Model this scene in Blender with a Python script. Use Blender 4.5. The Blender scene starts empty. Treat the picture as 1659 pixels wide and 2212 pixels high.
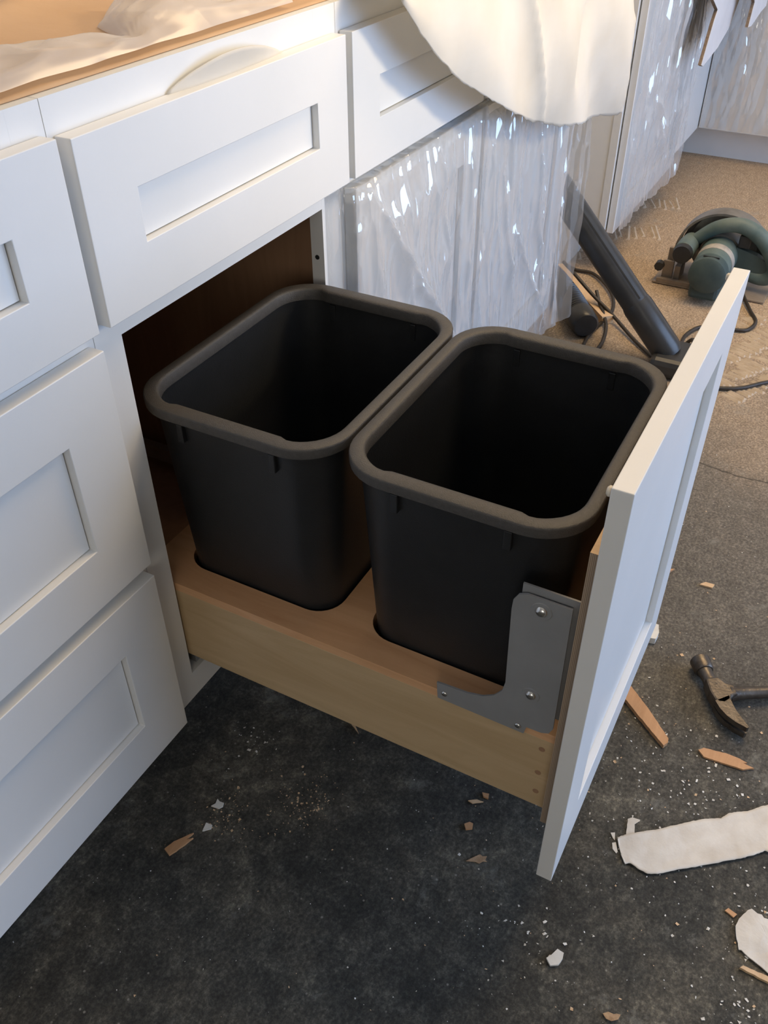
import bpy, bmesh, math, random
from mathutils import Vector, Matrix, noise

# ------------------------------------------------------------------ camera, world, lights
scene = bpy.context.scene
COL = scene.collection
random.seed(7)

cam_d = bpy.data.cameras.new('camera')
cam = bpy.data.objects.new('camera', cam_d)
COL.objects.link(cam)
cam_d.sensor_fit = 'VERTICAL'
cam_d.sensor_height = 36.0
cam_d.lens = 36.0 * 1933.5 / 2212.0
cam_d.clip_start = 0.01
yaw, pitch, roll = 0.4941, -0.6797, -0.0054
fw = Vector((math.cos(pitch) * math.cos(yaw), math.cos(pitch) * math.sin(yaw), math.sin(pitch)))
rt = fw.cross(Vector((0, 0, 1))).normalized()
up = rt.cross(fw)
c_, s_ = math.cos(roll), math.sin(roll)
rt2, up2 = rt * c_ + up * s_, up * c_ - rt * s_
M = Matrix((rt2, up2, -fw)).transposed().to_4x4()
M.translation = Vector((-0.5332, -0.5942, 1.06))
cam.matrix_world = M
scene.camera = cam

scene.view_settings.view_transform = 'Standard'
scene.view_settings.look = 'None'
scene.view_settings.gamma = 1.0
scene.view_settings.use_curve_mapping = False
scene.view_settings.exposure = 0.62
scene.cycles.use_denoising = True
scene.cycles.max_bounces = 10
scene.cycles.transparent_max_bounces = 16
scene.cycles.caustics_reflective = False
scene.cycles.caustics_refractive = False

world = bpy.data.worlds.new('world')
scene.world = world
world.use_nodes = True
bg = world.node_tree.nodes['Background']
bg.inputs[0].default_value = (0.62, 0.78, 1.0, 1)
bg.inputs[1].default_value = 1.2


def light(name, kind, loc, direction, energy, color, sx=1.0, sy=1.0, angle=0.02):
    d = bpy.data.lights.new(name, kind)
    d.energy = energy
    d.color = color
    if kind == 'AREA':
        d.shape = 'RECTANGLE'
        d.size = sx
        d.size_y = sy
    if kind == 'SUN':
        d.angle = angle
    o = bpy.data.objects.new(name, d)
    COL.objects.link(o)
    o.location = loc
    o.rotation_euler = Vector(direction).to_track_quat('-Z', 'Y').to_euler()
    return o


# sun through the transom window, daylight through the glazed door below it;
# added: weak fill from the left, warm fill overhead
light('sun', 'SUN', (2.0, -6.0, 4.0), (-0.30, 0.88, -0.36), 2.2, (1.0, 0.79, 0.48), angle=0.20)
light('glazed_door_daylight', 'AREA', (1.35, -3.02, 1.0), (0, 1, 0), 48, (0.41, 0.62, 1.0), 2.5, 1.6)
light('left_fill_light', 'AREA', (-2.42, -1.3, 1.35), (1, 0, 0), 7, (1.0, 0.93, 0.80), 1.2, 1.0)  # weak fill lamp added on the left side
light('warm_top_fill', 'AREA', (1.50, -0.62, 2.40), (0, 0, -1), 28, (1.0, 0.72, 0.40), 1.3, 1.3)  # added lamp standing in for warm light bounced off the ceiling


# ------------------------------------------------------------------ materials
def mat(name):
    m = bpy.data.materials.new(name)
    m.use_nodes = True
    nt = m.node_tree
    return m, nt, nt.nodes['Principled BSDF']


def nn(nt, kind, **kw):
    n = nt.nodes.new(kind)
    for k, v in kw.items():
        if k in n.inputs:
            n.inputs[k].default_value = v
        else:
            setattr(n, k, v)
    return n


def ramp(nt, stops):
    r = nt.nodes.new('ShaderNodeValToRGB')
    cr = r.color_ramp
    while len(cr.elements) > 1:
        cr.elements.remove(cr.elements[-1])
    cr.elements[0].position = stops[0][0]
    cr.elements[0].color = (*stops[0][1], 1)
    for p, c in stops[1:]:
        e = cr.elements.new(p)
        e.color = (*c, 1)
    return r


def objcoord(nt, scale=(1, 1, 1)):
    g = nt.nodes.new('ShaderNodeNewGeometry')
    mp = nt.nodes.new('ShaderNodeMapping')
    mp.inputs['Scale'].default_value = scale
    nt.links.new(g.outputs['Position'], mp.inputs['Vector'])
    return mp.outputs['Vector']


def simple(name, c1, c2, rough=0.5, scale=20.0, bump=0.0, bscale=120.0, metal=0.0, stretch=(1, 1, 1), spec=0.5):
    m, nt, b = mat(name)
    v = objcoord(nt, stretch)
    n = nn(nt, 'ShaderNodeTexNoise', Scale=scale, Detail=6.0, Roughness=0.6)
    nt.links.new(v, n.inputs['Vector'])
    r = ramp(nt, [(0.3, c1), (0.7, c2)])
    nt.links.new(n.outputs['Fac'], r.inputs['Fac'])
    nt.links.new(r.outputs['Color'], b.inputs['Base Color'])
    b.inputs['Roughness'].default_value = rough
    b.inputs['Metallic'].default_value = metal
    b.inputs['Specular IOR Level'].default_value = spec
    if bump:
        n2 = nn(nt, 'ShaderNodeTexNoise', Scale=bscale, Detail=4.0)
        nt.links.new(v, n2.inputs['Vector'])
        bp = nn(nt, 'ShaderNodeBump', Strength=bump, Distance=0.002)
        nt.links.new(n2.outputs['Fac'], bp.inputs['Height'])
        nt.links.new(bp.outputs['Normal'], b.inputs['Normal'])
    return m


def wood(name, c1, c2, axis, rough=0.5, scale=9.0):
    st = {'x': (0.12, 1, 1), 'y': (1, 0.12, 1), 'z': (1, 1, 0.12)}[axis]
    m, nt, b = mat(name)
    v = objcoord(nt, st)
    n = nn(nt, 'ShaderNodeTexNoise', Scale=scale * 3, Detail=8.0, Roughness=0.65, Distortion=1.2)
    nt.links.new(v, n.inputs['Vector'])
    r = ramp(nt, [(0.25, c1), (0.75, c2)])
    nt.links.new(n.outputs['Fac'], r.inputs['Fac'])
    nt.links.new(r.outputs['Color'], b.inputs['Base Color'])
    b.inputs['Roughness'].default_value = rough
    return m


MT = {}
MT['paint'] = simple('white_cabinet_paint', (0.76, 0.765, 0.755), (0.80, 0.80, 0.79), 0.38, 6, 0.03, 300)
MT['toe'] = simple('toe_kick_paint', (0.70, 0.70, 0.70), (0.76, 0.76, 0.755), 0.5, 6)
MT['wall'] = simple('wall_paint', (0.62, 0.60, 0.56), (0.66, 0.64, 0.60), 0.8, 3, 0.1, 80)
MT['ceiling'] = simple('ceiling_paint', (0.78, 0.72, 0.62), (0.80, 0.75, 0.66), 0.9, 3)
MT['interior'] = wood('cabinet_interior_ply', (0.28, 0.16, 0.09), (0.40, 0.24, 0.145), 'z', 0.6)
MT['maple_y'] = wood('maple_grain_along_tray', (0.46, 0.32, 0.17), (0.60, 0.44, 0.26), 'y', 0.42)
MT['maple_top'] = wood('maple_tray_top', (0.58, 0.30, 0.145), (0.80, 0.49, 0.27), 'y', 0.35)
MT['ply_face'] = wood('plywood_face', (0.46, 0.26, 0.12), (0.62, 0.40, 0.20), 'z', 0.45)
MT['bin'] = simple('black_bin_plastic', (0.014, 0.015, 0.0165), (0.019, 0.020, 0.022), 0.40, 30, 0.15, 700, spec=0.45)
MT['rim'] = simple('bin_plastic_lit_rim', (0.052, 0.048, 0.044), (0.070, 0.065, 0.060), 0.5, 200, 0.35, 900, spec=0.5)  # rim paler and browner: warm light from above put into the colour
MT['bracket'] = simple('grey_bracket_steel', (0.25, 0.255, 0.26), (0.29, 0.295, 0.30), 0.45, 20, metal=0.1)
MT['zinc'] = simple('zinc_screw', (0.62, 0.62, 0.60), (0.75, 0.75, 0.73), 0.2, 50, metal=1.0)
MT['bumper'] = simple('clear_bumper', (0.62, 0.56, 0.46), (0.68, 0.62, 0.52), 0.25, 20)
MT['darkhole'] = simple('dark_hole', (0.01, 0.01, 0.01), (0.015, 0.015, 0.015), 0.9)
MT['teal'] = simple('dusty_teal_plastic', (0.06, 0.105, 0.102), (0.15, 0.19, 0.172), 0.55, 14, 0.1, 200)
MT['tealdark'] = simple('dark_teal_plastic', (0.035, 0.06, 0.062), (0.065, 0.095, 0.09), 0.6, 20)
MT['steel'] = simple('worn_grey_steel', (0.20, 0.19, 0.17), (0.36, 0.34, 0.31), 0.38, 25, metal=0.7)
MT['guard'] = simple('dusty_guard_metal', (0.15, 0.14, 0.125), (0.27, 0.25, 0.22), 0.45, 18, metal=0.35)
MT['baseplate'] = simple('dusty_base_plate', (0.22, 0.18, 0.145), (0.34, 0.28, 0.22), 0.55, 22, metal=0.3)
MT['label'] = simple('worn_label', (0.30, 0.27, 0.24), (0.50, 0.46, 0.40), 0.6, 40)
MT['black'] = simple('black_rubber', (0.016, 0.016, 0.016), (0.028, 0.027, 0.025), 0.5, 40)
MT['vac'] = simple('black_vacuum_plastic', (0.026, 0.026, 0.026), (0.042, 0.042, 0.041), 0.33, 30, 0.05, 300)
MT['cord'] = simple('brown_black_cord', (0.022, 0.018, 0.014), (0.045, 0.036, 0.028), 0.5, 60)
MT['hammer'] = simple('dark_hammer_steel', (0.085, 0.072, 0.06), (0.16, 0.14, 0.12), 0.36, 60, 0.2, 250, metal=0.75)
MT['splint'] = wood('raw_splinter_wood', (0.42, 0.22, 0.10), (0.62, 0.36, 0.19), 'x', 0.7, 14)
MT['palewood'] = wood('pale_offcut_wood', (0.55, 0.37, 0.21), (0.70, 0.50, 0.31), 'x', 0.7, 14)
MT['leaf'] = simple('dry_leaf', (0.28, 0.16, 0.08), (0.52, 0.36, 0.22), 0.8, 120)
MT['drypaper'] = simple('torn_drywall_paper', (0.60, 0.55, 0.48), (0.76, 0.73, 0.67), 0.85, 22, 0.25, 160)
MT['chip'] = simple('paint_chip', (0.62, 0.60, 0.55), (0.78, 0.77, 0.73), 0.8, 40)
MT['cardwhite'] = simple('white_cardboard_face', (0.66, 0.66, 0.68), (0.75, 0.75, 0.77), 0.7, 10)
MT['cardbrown'] = simple('torn_cardboard_edge', (0.14, 0.10, 0.07), (0.26, 0.19, 0.13), 0.9, 180)
MT['slide'] = simple('drawer_slide_steel', (0.42, 0.42, 0.42), (0.5, 0.5, 0.5), 0.35, 30, metal=0.8)
MT['kraft'] = simple('kraft_paper', (0.50, 0.31, 0.17), (0.58, 0.38, 0.22), 0.62, 5, 0.12, 60)
MT['thinset'] = simple('dry_thinset', (0.40, 0.32, 0.235), (0.54, 0.45, 0.35), 0.9, 30, 0.3, 120)


# striped plywood edge
def ply_edge():
    m, nt, b = mat('plywood_edge')
    v = objcoord(nt, (1, 1, 1))
    w = nn(nt, 'ShaderNodeTexWave', Scale=210.0, Distortion=0.6)
    w.bands_direction = 'Y'
    nt.links.new(v, w.inputs['Vector'])
    r = ramp(nt, [(0.2, (0.22, 0.155, 0.10)), (0.8, (0.40, 0.30, 0.21))])
    nt.links.new(w.outputs['Fac'], r.inputs['Fac'])
    nt.links.new(r.outputs['Color'], b.inputs['Base Color'])
    b.inputs['Roughness'].default_value = 0.7
    return m


MT['plyedge'] = ply_edge()


def film_mat(name, milk=0.34, gloss=0.17, rough=0.06, bscale=38.0, bstr=0.9, tint=(0.93, 0.94, 0.95)):
    m = bpy.data.materials.new(name)
    m.use_nodes = True
    nt = m.node_tree
    nt.nodes.clear()
    out = nt.nodes.new('ShaderNodeOutputMaterial')
    tr = nn(nt, 'ShaderNodeBsdfTransparent')
    tr.inputs['Color'].default_value = (0.97, 0.97, 0.97, 1)
    di = nn(nt, 'ShaderNodeBsdfDiffuse')
    di.inputs['Color'].default_value = (*tint, 1)
    tl = nn(nt, 'ShaderNodeBsdfTranslucent')
    tl.inputs['Color'].default_value = (*tint, 1)
    gl = nn(nt, 'ShaderNodeBsdfGlossy', Roughness=rough)
    gl.inputs['Color'].default_value = (1, 1, 1, 1)
    v = objcoord(nt, (1, 1, 0.28))
    vo = nn(nt, 'ShaderNodeTexVoronoi', Scale=bscale)
    n2 = nn(nt, 'ShaderNodeTexNoise', Scale=bscale * 0.35, Detail=3.0, Distortion=0.8)
    add = nn(nt, 'ShaderNodeMath', operation='ADD')
    nt.links.new(v, vo.inputs['Vector'])
    nt.links.new(v, n2.inputs['Vector'])
    nt.links.new(vo.outputs['Distance'], add.inputs[0])
    nt.links.new(n2.outputs['Fac'], add.inputs[1])
    bp = nn(nt, 'ShaderNodeBump', Strength=bstr, Distance=0.012)
    nt.links.new(add.outputs[0], bp.inputs['Height'])
    nt.links.new(bp.outputs['Normal'], gl.inputs['Normal'])
    lw = nn(nt, 'ShaderNodeLayerWeight', Blend=0.2)
    mul = nn(nt, 'ShaderNodeMath', operation='MULTIPLY_ADD')
    mul.inputs[1].default_value = 0.35
    mul.inputs[2].default_value = gloss
    nt.links.new(lw.outputs['Fresnel'], mul.inputs[0])
    m0 = nn(nt, 'ShaderNodeMixShader')
    m0.inputs[0].default_value = 0.4
    nt.links.new(di.outputs[0], m0.inputs[1])
    nt.links.new(tl.outputs[0], m0.inputs[2])
    m1 = nn(nt, 'ShaderNodeMixShader')
    m1.inputs[0].default_value = milk
    nt.links.new(tr.outputs[0], m1.inputs[1])
    nt.links.new(m0.outputs[0], m1.inputs[2])
    m2 = nn(nt, 'ShaderNodeMixShader')
    nt.links.new(mul.outputs[0], m2.inputs[0])
    nt.links.new(m1.outputs[0], m2.inputs[1])
    nt.links.new(gl.outputs[0], m2.inputs[2])
    nt.links.new(m2.outputs[0], out.inputs['Surface'])
    return m


MT['film'] = film_mat('clear_plastic_film')
MT['milkfilm'] = film_mat('milky_plastic_sheeting', milk=0.60, gloss=0.06, rough=0.25, bscale=12, bstr=0.2, tint=(0.92, 0.90, 0.87))


def foam_mat():
    m = bpy.data.materials.new('white_foam_sheet')
    m.use_nodes = True
    nt = m.node_tree
    nt.nodes.clear()
    out = nt.nodes.new('ShaderNodeOutputMaterial')
    v = objcoord(nt, (1, 1, 1))
    n = nn(nt, 'ShaderNodeTexNoise', Scale=7.0, Detail=5.0)
    nt.links.new(v, n.inputs['Vector'])
    r = ramp(nt, [(0.3, (0.80, 0.75, 0.66)), (0.7, (0.88, 0.85, 0.79))])
    nt.links.new(n.outputs['Fac'], r.inputs['Fac'])
    w = nn(nt, 'ShaderNodeTexWave', Scale=26.0, Distortion=1.5)
    w.bands_direction = 'Z'
    nt.links.new(v, w.inputs['Vector'])
    bp = nn(nt, 'ShaderNodeBump', Strength=0.04, Distance=0.002)
    nt.links.new(w.outputs['Fac'], bp.inputs['Height'])
    di = nn(nt, 'ShaderNodeBsdfDiffuse')
    tl = nn(nt, 'ShaderNodeBsdfTranslucent')
    for s in (di, tl):
        nt.links.new(r.outputs['Color'], s.inputs['Color'])
        nt.links.new(bp.outputs['Normal'], s.inputs['Normal'])
    mx = nn(nt, 'ShaderNodeMixShader')
    mx.inputs[0].default_value = 0.35
    nt.links.new(di.outputs[0], mx.inputs[1])
    nt.links.new(tl.outputs[0], mx.inputs[2])
    nt.links.new(mx.outputs[0], out.inputs['Surface'])
    return m


MT['foam'] = foam_mat()


def floor_mat():
    m, nt, b = mat('stained_concrete')
    L = nt.links.new
    v = objcoord(nt)
    n1 = nn(nt, 'ShaderNodeTexNoise', Scale=5.0, Detail=9.0, Roughness=0.62)
    n2 = nn(nt, 'ShaderNodeTexNoise', Scale=38.0, Detail=12.0, Roughness=0.82)
    n3 = nn(nt, 'ShaderNodeTexNoise', Scale=2.2, Detail=5.0, Roughness=0.6)
    for n in (n1, n2, n3):
        L(v, n.inputs['Vector'])
    dark = ramp(nt, [(0.30, (0.030, 0.031, 0.029)), (0.46, (0.056, 0.055, 0.048)), (0.58, (0.090, 0.084, 0.069)), (0.72, (0.16, 0.148, 0.120))])
    L(n1.outputs['Fac'], dark.inputs['Fac'])
    tan = ramp(nt, [(0.25, (0.27, 0.195, 0.13)), (0.55, (0.42, 0.32, 0.225)), (0.8, (0.54, 0.43, 0.32))])
    L(n2.outputs['Fac'], tan.inputs['Fac'])
    mid = nn(nt, 'ShaderNodeMix', data_type='RGBA')
    # grain over the dark concrete
    g = ramp(nt, [(0.34, (0.42, 0.42, 0.42)), (0.52, (1.0, 0.99, 0.97)), (0.66, (2.3, 2.25, 2.1))])
    L(n2.outputs['Fac'], g.inputs['Fac'])
    mid.blend_type = 'MULTIPLY'
    mid.inputs['Factor'].default_value = 1.0
    L(dark.outputs['Color'], mid.inputs['A'])
    L(g.outputs['Color'], mid.inputs['B'])
    # dusty thinset-smeared half of the floor, further along the run
    sep = nn(nt, 'ShaderNodeSeparateXYZ')
    L(v, sep.inputs[0])
    a = nn(nt, 'ShaderNodeMath', operation='MULTIPLY_ADD')
    a.inputs[1].default_value = 0.9
    L(n3.outputs['Fac'], a.inputs[0])
    L(sep.outputs['X'], a.inputs[2])
    yy = nn(nt, 'ShaderNodeMath', operation='MULTIPLY_ADD')
    yy.inputs[1].default_value = -0.55
    L(sep.outputs['Y'], yy.inputs[0])
    L(a.outputs[0], yy.inputs[2])
    grey = ramp(nt, [(0.25, (0.075, 0.067, 0.057)), (0.55, (0.155, 0.140, 0.120)), (0.8, (0.25, 0.23, 0.20))])
    L(n2.outputs['Fac'], grey.inputs['Fac'])
    cur = mid.outputs['Result']
    for lo_, hi_, col_ in ((0.85, 1.75, grey), (1.55, 2.45, tan)):
        mr = nn(nt, 'ShaderNodeMapRange', interpolation_type='SMOOTHSTEP')
        mr.inputs['From Min'].default_value = lo_
        mr.inputs['From Max'].default_value = hi_
        L(yy.outputs[0], mr.inputs['Value'])
        mx = nn(nt, 'ShaderNodeMix', data_type='RGBA')
        L(mr.outputs[0], mx.inputs['Factor'])
        L(cur, mx.inputs['A'])
        L(col_.outputs['Color'], mx.inputs['B'])
        cur = mx.outputs['Result']
    # grit: fine dark and pale grains
    n5 = nn(nt, 'ShaderNodeTexNoise', Scale=210.0, Detail=5.0, Roughness=0.75)
    L(v, n5.inputs['Vector'])
    gr = ramp(nt, [(0.34, (0.45, 0.45, 0.45)), (0.50, (1.0, 1.0, 1.0)), (0.64, (1.9, 1.88, 1.82))])
    L(n5.outputs['Fac'], gr.inputs['Fac'])
    mg = nn(nt, 'ShaderNodeMix', data_type='RGBA')
    mg.blend_type = 'MULTIPLY'
    mg.inputs['Factor'].default_value = 0.8
    L(cur, mg.inputs['A'])
    L(gr.outputs['Color'], mg.inputs['B'])
    vs = nn(nt, 'ShaderNodeTexVoronoi', Scale=120.0)
    L(v, vs.inputs['Vector'])
    sc1 = nn(nt, 'ShaderNodeSeparateColor')
    L(vs.outputs['Color'], sc1.inputs[0])
    k1 = nn(nt, 'ShaderNodeMapRange')
    k1.inputs['From Min'].default_value = 0.90
    k1.inputs['From Max'].default_value = 0.93
    L(sc1.outputs[0], k1.inputs['Value'])
    k2 = nn(nt, 'ShaderNodeMapRange')
    k2.inputs['From Min'].default_value = 0.22
    k2.inputs['From Max'].default_value = 0.12
    k2.inputs['To Max'].default_value = 0.55
    L(vs.outputs['Distance'], k2.inputs['Value'])
    kk = nn(nt, 'ShaderNodeMath', operation='MULTIPLY')
    L(k1.outputs[0], kk.inputs[0])
    L(k2.outputs[0], kk.inputs[1])
    mw = nn(nt, 'ShaderNodeMix', data_type='RGBA')
    L(kk.outputs[0], mw.inputs['Factor'])
    L(mg.outputs['Result'], mw.inputs['A'])
    mw.inputs['B'].default_value = (0.36, 0.34, 0.30, 1)
    # chalky paint scuffs
    n4 = nn(nt, 'ShaderNodeTexNoise', Scale=9.0, Detail=12.0, Roughness=0.78)
    L(v, n4.inputs['Vector'])
    sc = ramp(nt, [(0.57, (0, 0, 0)), (0.68, (0.5, 0.5, 0.5)), (0.78, (0.85, 0.85, 0.85))])
    L(n4.outputs['Fac'], sc.inputs['Fac'])
    mx2 = nn(nt, 'ShaderNodeMix', data_type='RGBA')
    L(sc.outputs['Color'], mx2.inputs['Factor'])
    L(mw.outputs['Result'], mx2.inputs['A'])
    mx2.inputs['B'].default_value = (0.30, 0.30, 0.27, 1)
    # hairline crack running across the slab
    nw = nn(nt, 'ShaderNodeTexNoise', Scale=9.0, Detail=5.0)
    L(v, nw.inputs['Vector'])
    wv = nn(nt, 'ShaderNodeMath', operation='MULTIPLY_ADD')
    wv.inputs[1].default_value = 0.07
    L(nw.outputs['Fac'], wv.inputs[0])
    wv.inputs[2].default_value = -1.09
    ax = nn(nt, 'ShaderNodeMath', operation='ADD')
    L(sep.outputs['X'], ax.inputs[0])
    L(wv.outputs[0], ax.inputs[1])
    aa = nn(nt, 'ShaderNodeMath', operation='ABSOLUTE')
    L(ax.outputs[0], aa.inputs[0])
    ck = nn(nt, 'ShaderNodeMapRange')
    ck.inputs['From Min'].default_value = 0.004
    ck.inputs['From Max'].default_value = 0.001
    ck.inputs['To Max'].default_value = 0.75
    L(aa.outputs[0], ck.inputs['Value'])
    mx3 = nn(nt, 'ShaderNodeMix', data_type='RGBA')
    L(ck.outputs[0], mx3.inputs['Factor'])
    L(mx2.outputs['Result'], mx3.inputs['A'])
    mx3.inputs['B'].default_value = (0.03, 0.027, 0.022, 1)
    L(mx3.outputs['Result'], b.inputs['Base Color'])
    b.inputs['Roughness'].default_value = 0.72
    b.inputs['Specular IOR Level'].default_value = 0.3
    bp = nn(nt, 'ShaderNodeBump', Strength=0.5, Distance=0.004)
    L(n2.outputs['Fac'], bp.inputs['Height'])
    L(bp.outputs['Normal'], b.inputs['Normal'])
    return m


MT['floor'] = floor_mat()


# ------------------------------------------------------------------ mesh helpers (all take world coordinates)
def origin_of(p):
    o = Vector((0, 0, 0))
    while p is not None:
        o += p.location
        p = p.parent
    return o


def mk(name, verts, faces, m, parent=None, smooth=False, base=None, mats=None, fmat=None):
    off = origin_of(parent)
    if parent is None and base is not None:
        off = Vector(base)
    me = bpy.data.meshes.new(name)
    me.from_pydata([tuple(Vector(v) - off) for v in verts], [], faces)
    for mm in ([m] if mats is None else mats):
        me.materials.append(MT[mm] if isinstance(mm, str) else mm)
    if fmat:
        for p, i in zip(me.polygons, fmat):
            p.material_index = i
    bm = bmesh.new()
    bm.from_mesh(me)
    bmesh.ops.recalc_face_normals(bm, faces=bm.faces)
    bm.to_mesh(me)
    bm.free()
    if smooth:
        for p in me.polygons:
            p.use_smooth = True
    me.update()
    o = bpy.data.objects.new(name, me)
    COL.objects.link(o)
    o.parent = parent
    if parent is None and base is not None:
        o.location = base
    return o


def tag(o, label=None, cat=None, group=None, kind=None):
    for k, v in (('label', label), ('category', cat), ('group', group), ('kind', kind)):
        if v:
            o[k] = v
    return o


def empty(name, loc, label, cat, group=None, kind=None):
    o = bpy.data.objects.new(name, None)
    COL.objects.link(o)
    o.location = loc
    o.empty_display_size = 0.05
    return tag(o, label, cat, group, kind)


def boxgeo(x0, x1, y0, y1, z0, z1, bev=0.0):
    if bev <= 0:
        v = [(x, y, z) for x in (x0, x1) for y in (y0, y1) for z in (z0, z1)]
        f = [(0, 1, 3, 2), (4, 6, 7, 5), (0, 4, 5, 1), (2, 3, 7, 6), (0, 2, 6, 4), (1, 5, 7, 3)]
        return v, f
    bm = bmesh.new()
    bmesh.ops.create_cube(bm, size=1.0)
    for q in bm.verts:
        q.co = Vector(((x0 + x1) / 2 + q.co.x * (x1 - x0), (y0 + y1) / 2 + q.co.y * (y1 - y0), (z0 + z1) / 2 + q.co.z * (z1 - z0)))
    bmesh.ops.bevel(bm, geom=list(bm.edges), offset=bev, segments=2, affect='EDGES', profile=0.5)
    bm.verts.index_update()
    v = [tuple(q.co) for q in bm.verts]
    f = [tuple(q.index for q in fc.verts) for fc in bm.faces]
    bm.free()
    return v, f


def box(name, x0, x1, y0, y1, z0, z1, m, parent=None, bev=0.0, base=None):
    v, f = boxgeo(x0, x1, y0, y1, z0, z1, bev)
    return mk(name, v, f, m, parent, base=base)


def frame3(d):
    d = Vector(d).normalized()
    a = Vector((0, 0, 1)) if abs(d.z) < 0.9 else Vector((1, 0, 0))
    u = d.cross(a).normalized()
    return d, u, d.cross(u).normalized()


def tubegeo(path, radii, n=12, caps=True):
    pts = [Vector(p) for p in path]
    if not isinstance(radii, (list, tuple)):
        radii = [radii] * len(pts)
    v, f = [], []
    d, u, w = frame3(pts[1] - pts[0])
    for i, p in enumerate(pts):
        t = (pts[min(i + 1, len(pts) - 1)] - pts[max(i - 1, 0)]).normalized()
        u = (u - t * u.dot(t)).normalized()
        w = t.cross(u)
        for k in range(n):
            a = 2 * math.pi * k / n
            v.append(tuple(p + (u * math.cos(a) + w * math.sin(a)) * radii[i]))
    for i in range(len(pts) - 1):
        for k in range(n):
            a, b = i * n + k, i * n + (k + 1) % n
            f.append((a, b, b + n, a + n))
    if caps:
        f.append(tuple(range(n)))
        f.append(tuple(range((len(pts) - 1) * n, len(pts) * n)))
    return v, f


def spline(P, per=8):
    P = [Vector(p) for p in P]
    out = []
    for i in range(len(P) - 1):
        p0, p1, p2, p3 = P[max(i - 1, 0)], P[i], P[i + 1], P[min(i + 2, len(P) - 1)]
        for k in range(per):
            t = k / per
            out.append(0.5 * ((2 * p1) + (p2 - p0) * t + (2 * p0 - 5 * p1 + 4 * p2 - p3) * t * t + (3 * p1 - p0 - 3 * p2 + p3) * t ** 3))
    out.append(P[-1])
    return out


def tube(name, path, r, m, parent=None, n=12, base=None, smooth=True):
    v, f = tubegeo(path, r, n)
    return autosmooth(mk(name, v, f, m, parent, smooth=smooth, base=base))


def autosmooth(o, ang=0.7):
    me = o.data
    bm = bmesh.new()
    bm.from_mesh(me)
    for e in bm.edges:
        if len(e.link_faces) == 2 and e.calc_face_angle(0) > ang:
            e.smooth = False
    bm.to_mesh(me)
    bm.free()
    return o


def merge(*geos):
    V, F = [], []
    for v, f in geos:
        k = len(V)
        V += list(v)
        F += [tuple(i + k for i in q) for q in f]
    return V, F


def prismgeo(pts, to3, d):
    """polygon pts (2D) mapped by to3(a, b, depth); extruded from depth 0 to d"""
    n = len(pts)
    v = [to3(a, b, 0) for a, b in pts] + [to3(a, b, d) for a, b in pts]
    f = [tuple(range(n)), tuple(range(n, 2 * n))]
    f += [(i, (i + 1) % n, n + (i + 1) % n, n + i) for i in range(n)]
    return v, f


def grid(name, nu, nv, fn, m, parent=None, base=None, thick=0.0, smooth=True, face=None):
    v = [fn(i / nu, j / nv) for j in range(nv + 1) for i in range(nu + 1)]
    f = [(j * (nu + 1) + i, j * (nu + 1) + i + 1, (j + 1) * (nu + 1) + i + 1, (j + 1) * (nu + 1) + i) for j in range(nv) for i in range(nu)]
    o = mk(name, v, f, m, parent, smooth=smooth, base=base)
    if face is not None:
        fv = Vector(face)
        if sum(p.normal.dot(fv) * p.area for p in o.data.polygons) < 0:
            o.data.flip_normals()
    if thick:
        md = o.modifiers.new('thickness', 'SOLIDIFY')
        md.thickness = thick
        md.offset = 0
    return o


def ns(x, y, z=0.0):
    return noise.noise(Vector((x, y, z)))


def ridge(x, y, z=0.0):
    return 1.0 - abs(noise.noise(Vector((x, y, z)))) * 2.0


# ------------------------------------------------------------------ the room
def struct(o):
    o['kind'] = 'structure'
    return o


fl = struct(mk('floor', [(-2.6, -3.2, 0), (3.75, -3.2, 0), (3.75, 0.72, 0), (-2.6, 0.72, 0), (-2.6, -3.2, -0.1), (3.75, -3.2, -0.1), (3.75, 0.72, -0.1), (-2.6, 0.72, -0.1)],
               [(0, 1, 2, 3), (4, 5, 6, 7), (0, 1, 5, 4), (1, 2, 6, 5), (2, 3, 7, 6), (3, 0, 4, 7)], 'floor'))
struct(box('ceiling', -2.6, 3.75, -3.2, 0.72, 2.5, 2.6, 'ceiling'))
struct(box('wall_back', -2.6, 3.75, 0.62, 0.72, 0, 2.5, 'wall'))
struct(box('wall_right', 3.65, 3.75, -3.2, 0.62, 0, 2.5, 'wall'))
struct(box('wall_left', -2.6, -2.5, -3.2, 0.62, 0, 2.5, 'wall'))
# front wall; unseen transom opening placed and sized to limit the sun patch
wf = merge(boxgeo(-2.5, 1.22, -3.2, -3.1, 0, 2.5), boxgeo(2.78, 3.65, -3.2, -3.1, 0, 2.5), boxgeo(1.22, 2.78, -3.2, -3.1, 0, 1.92), boxgeo(1.22, 2.78, -3.2, -3.1, 2.42, 2.5))
struct(mk('wall_front', wf[0], wf[1], 'wall'))
tr = merge(boxgeo(1.22, 2.78, -3.18, -3.12, 1.92, 1.95), boxgeo(1.22, 2.78, -3.18, -3.12, 2.39, 2.42), boxgeo(1.22, 1.25, -3.18, -3.12, 1.95, 2.39), boxgeo(2.75, 2.78, -3.18, -3.12, 1.95, 2.39))
struct(mk('window_1', tr[0], tr[1], 'paint'))
gd = merge(boxgeo(0.02, 2.68, -3.10, -3.04, 0.06, 0.18), boxgeo(0.02, 2.68, -3.10, -3.04, 1.82, 1.90), boxgeo(0.02, 0.10, -3.10, -3.04, 0.18, 1.82), boxgeo(2.60, 2.68, -3.10, -3.04, 0.18, 1.82))
struct(mk('door_1', gd[0], gd[1], 'paint'))
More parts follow.
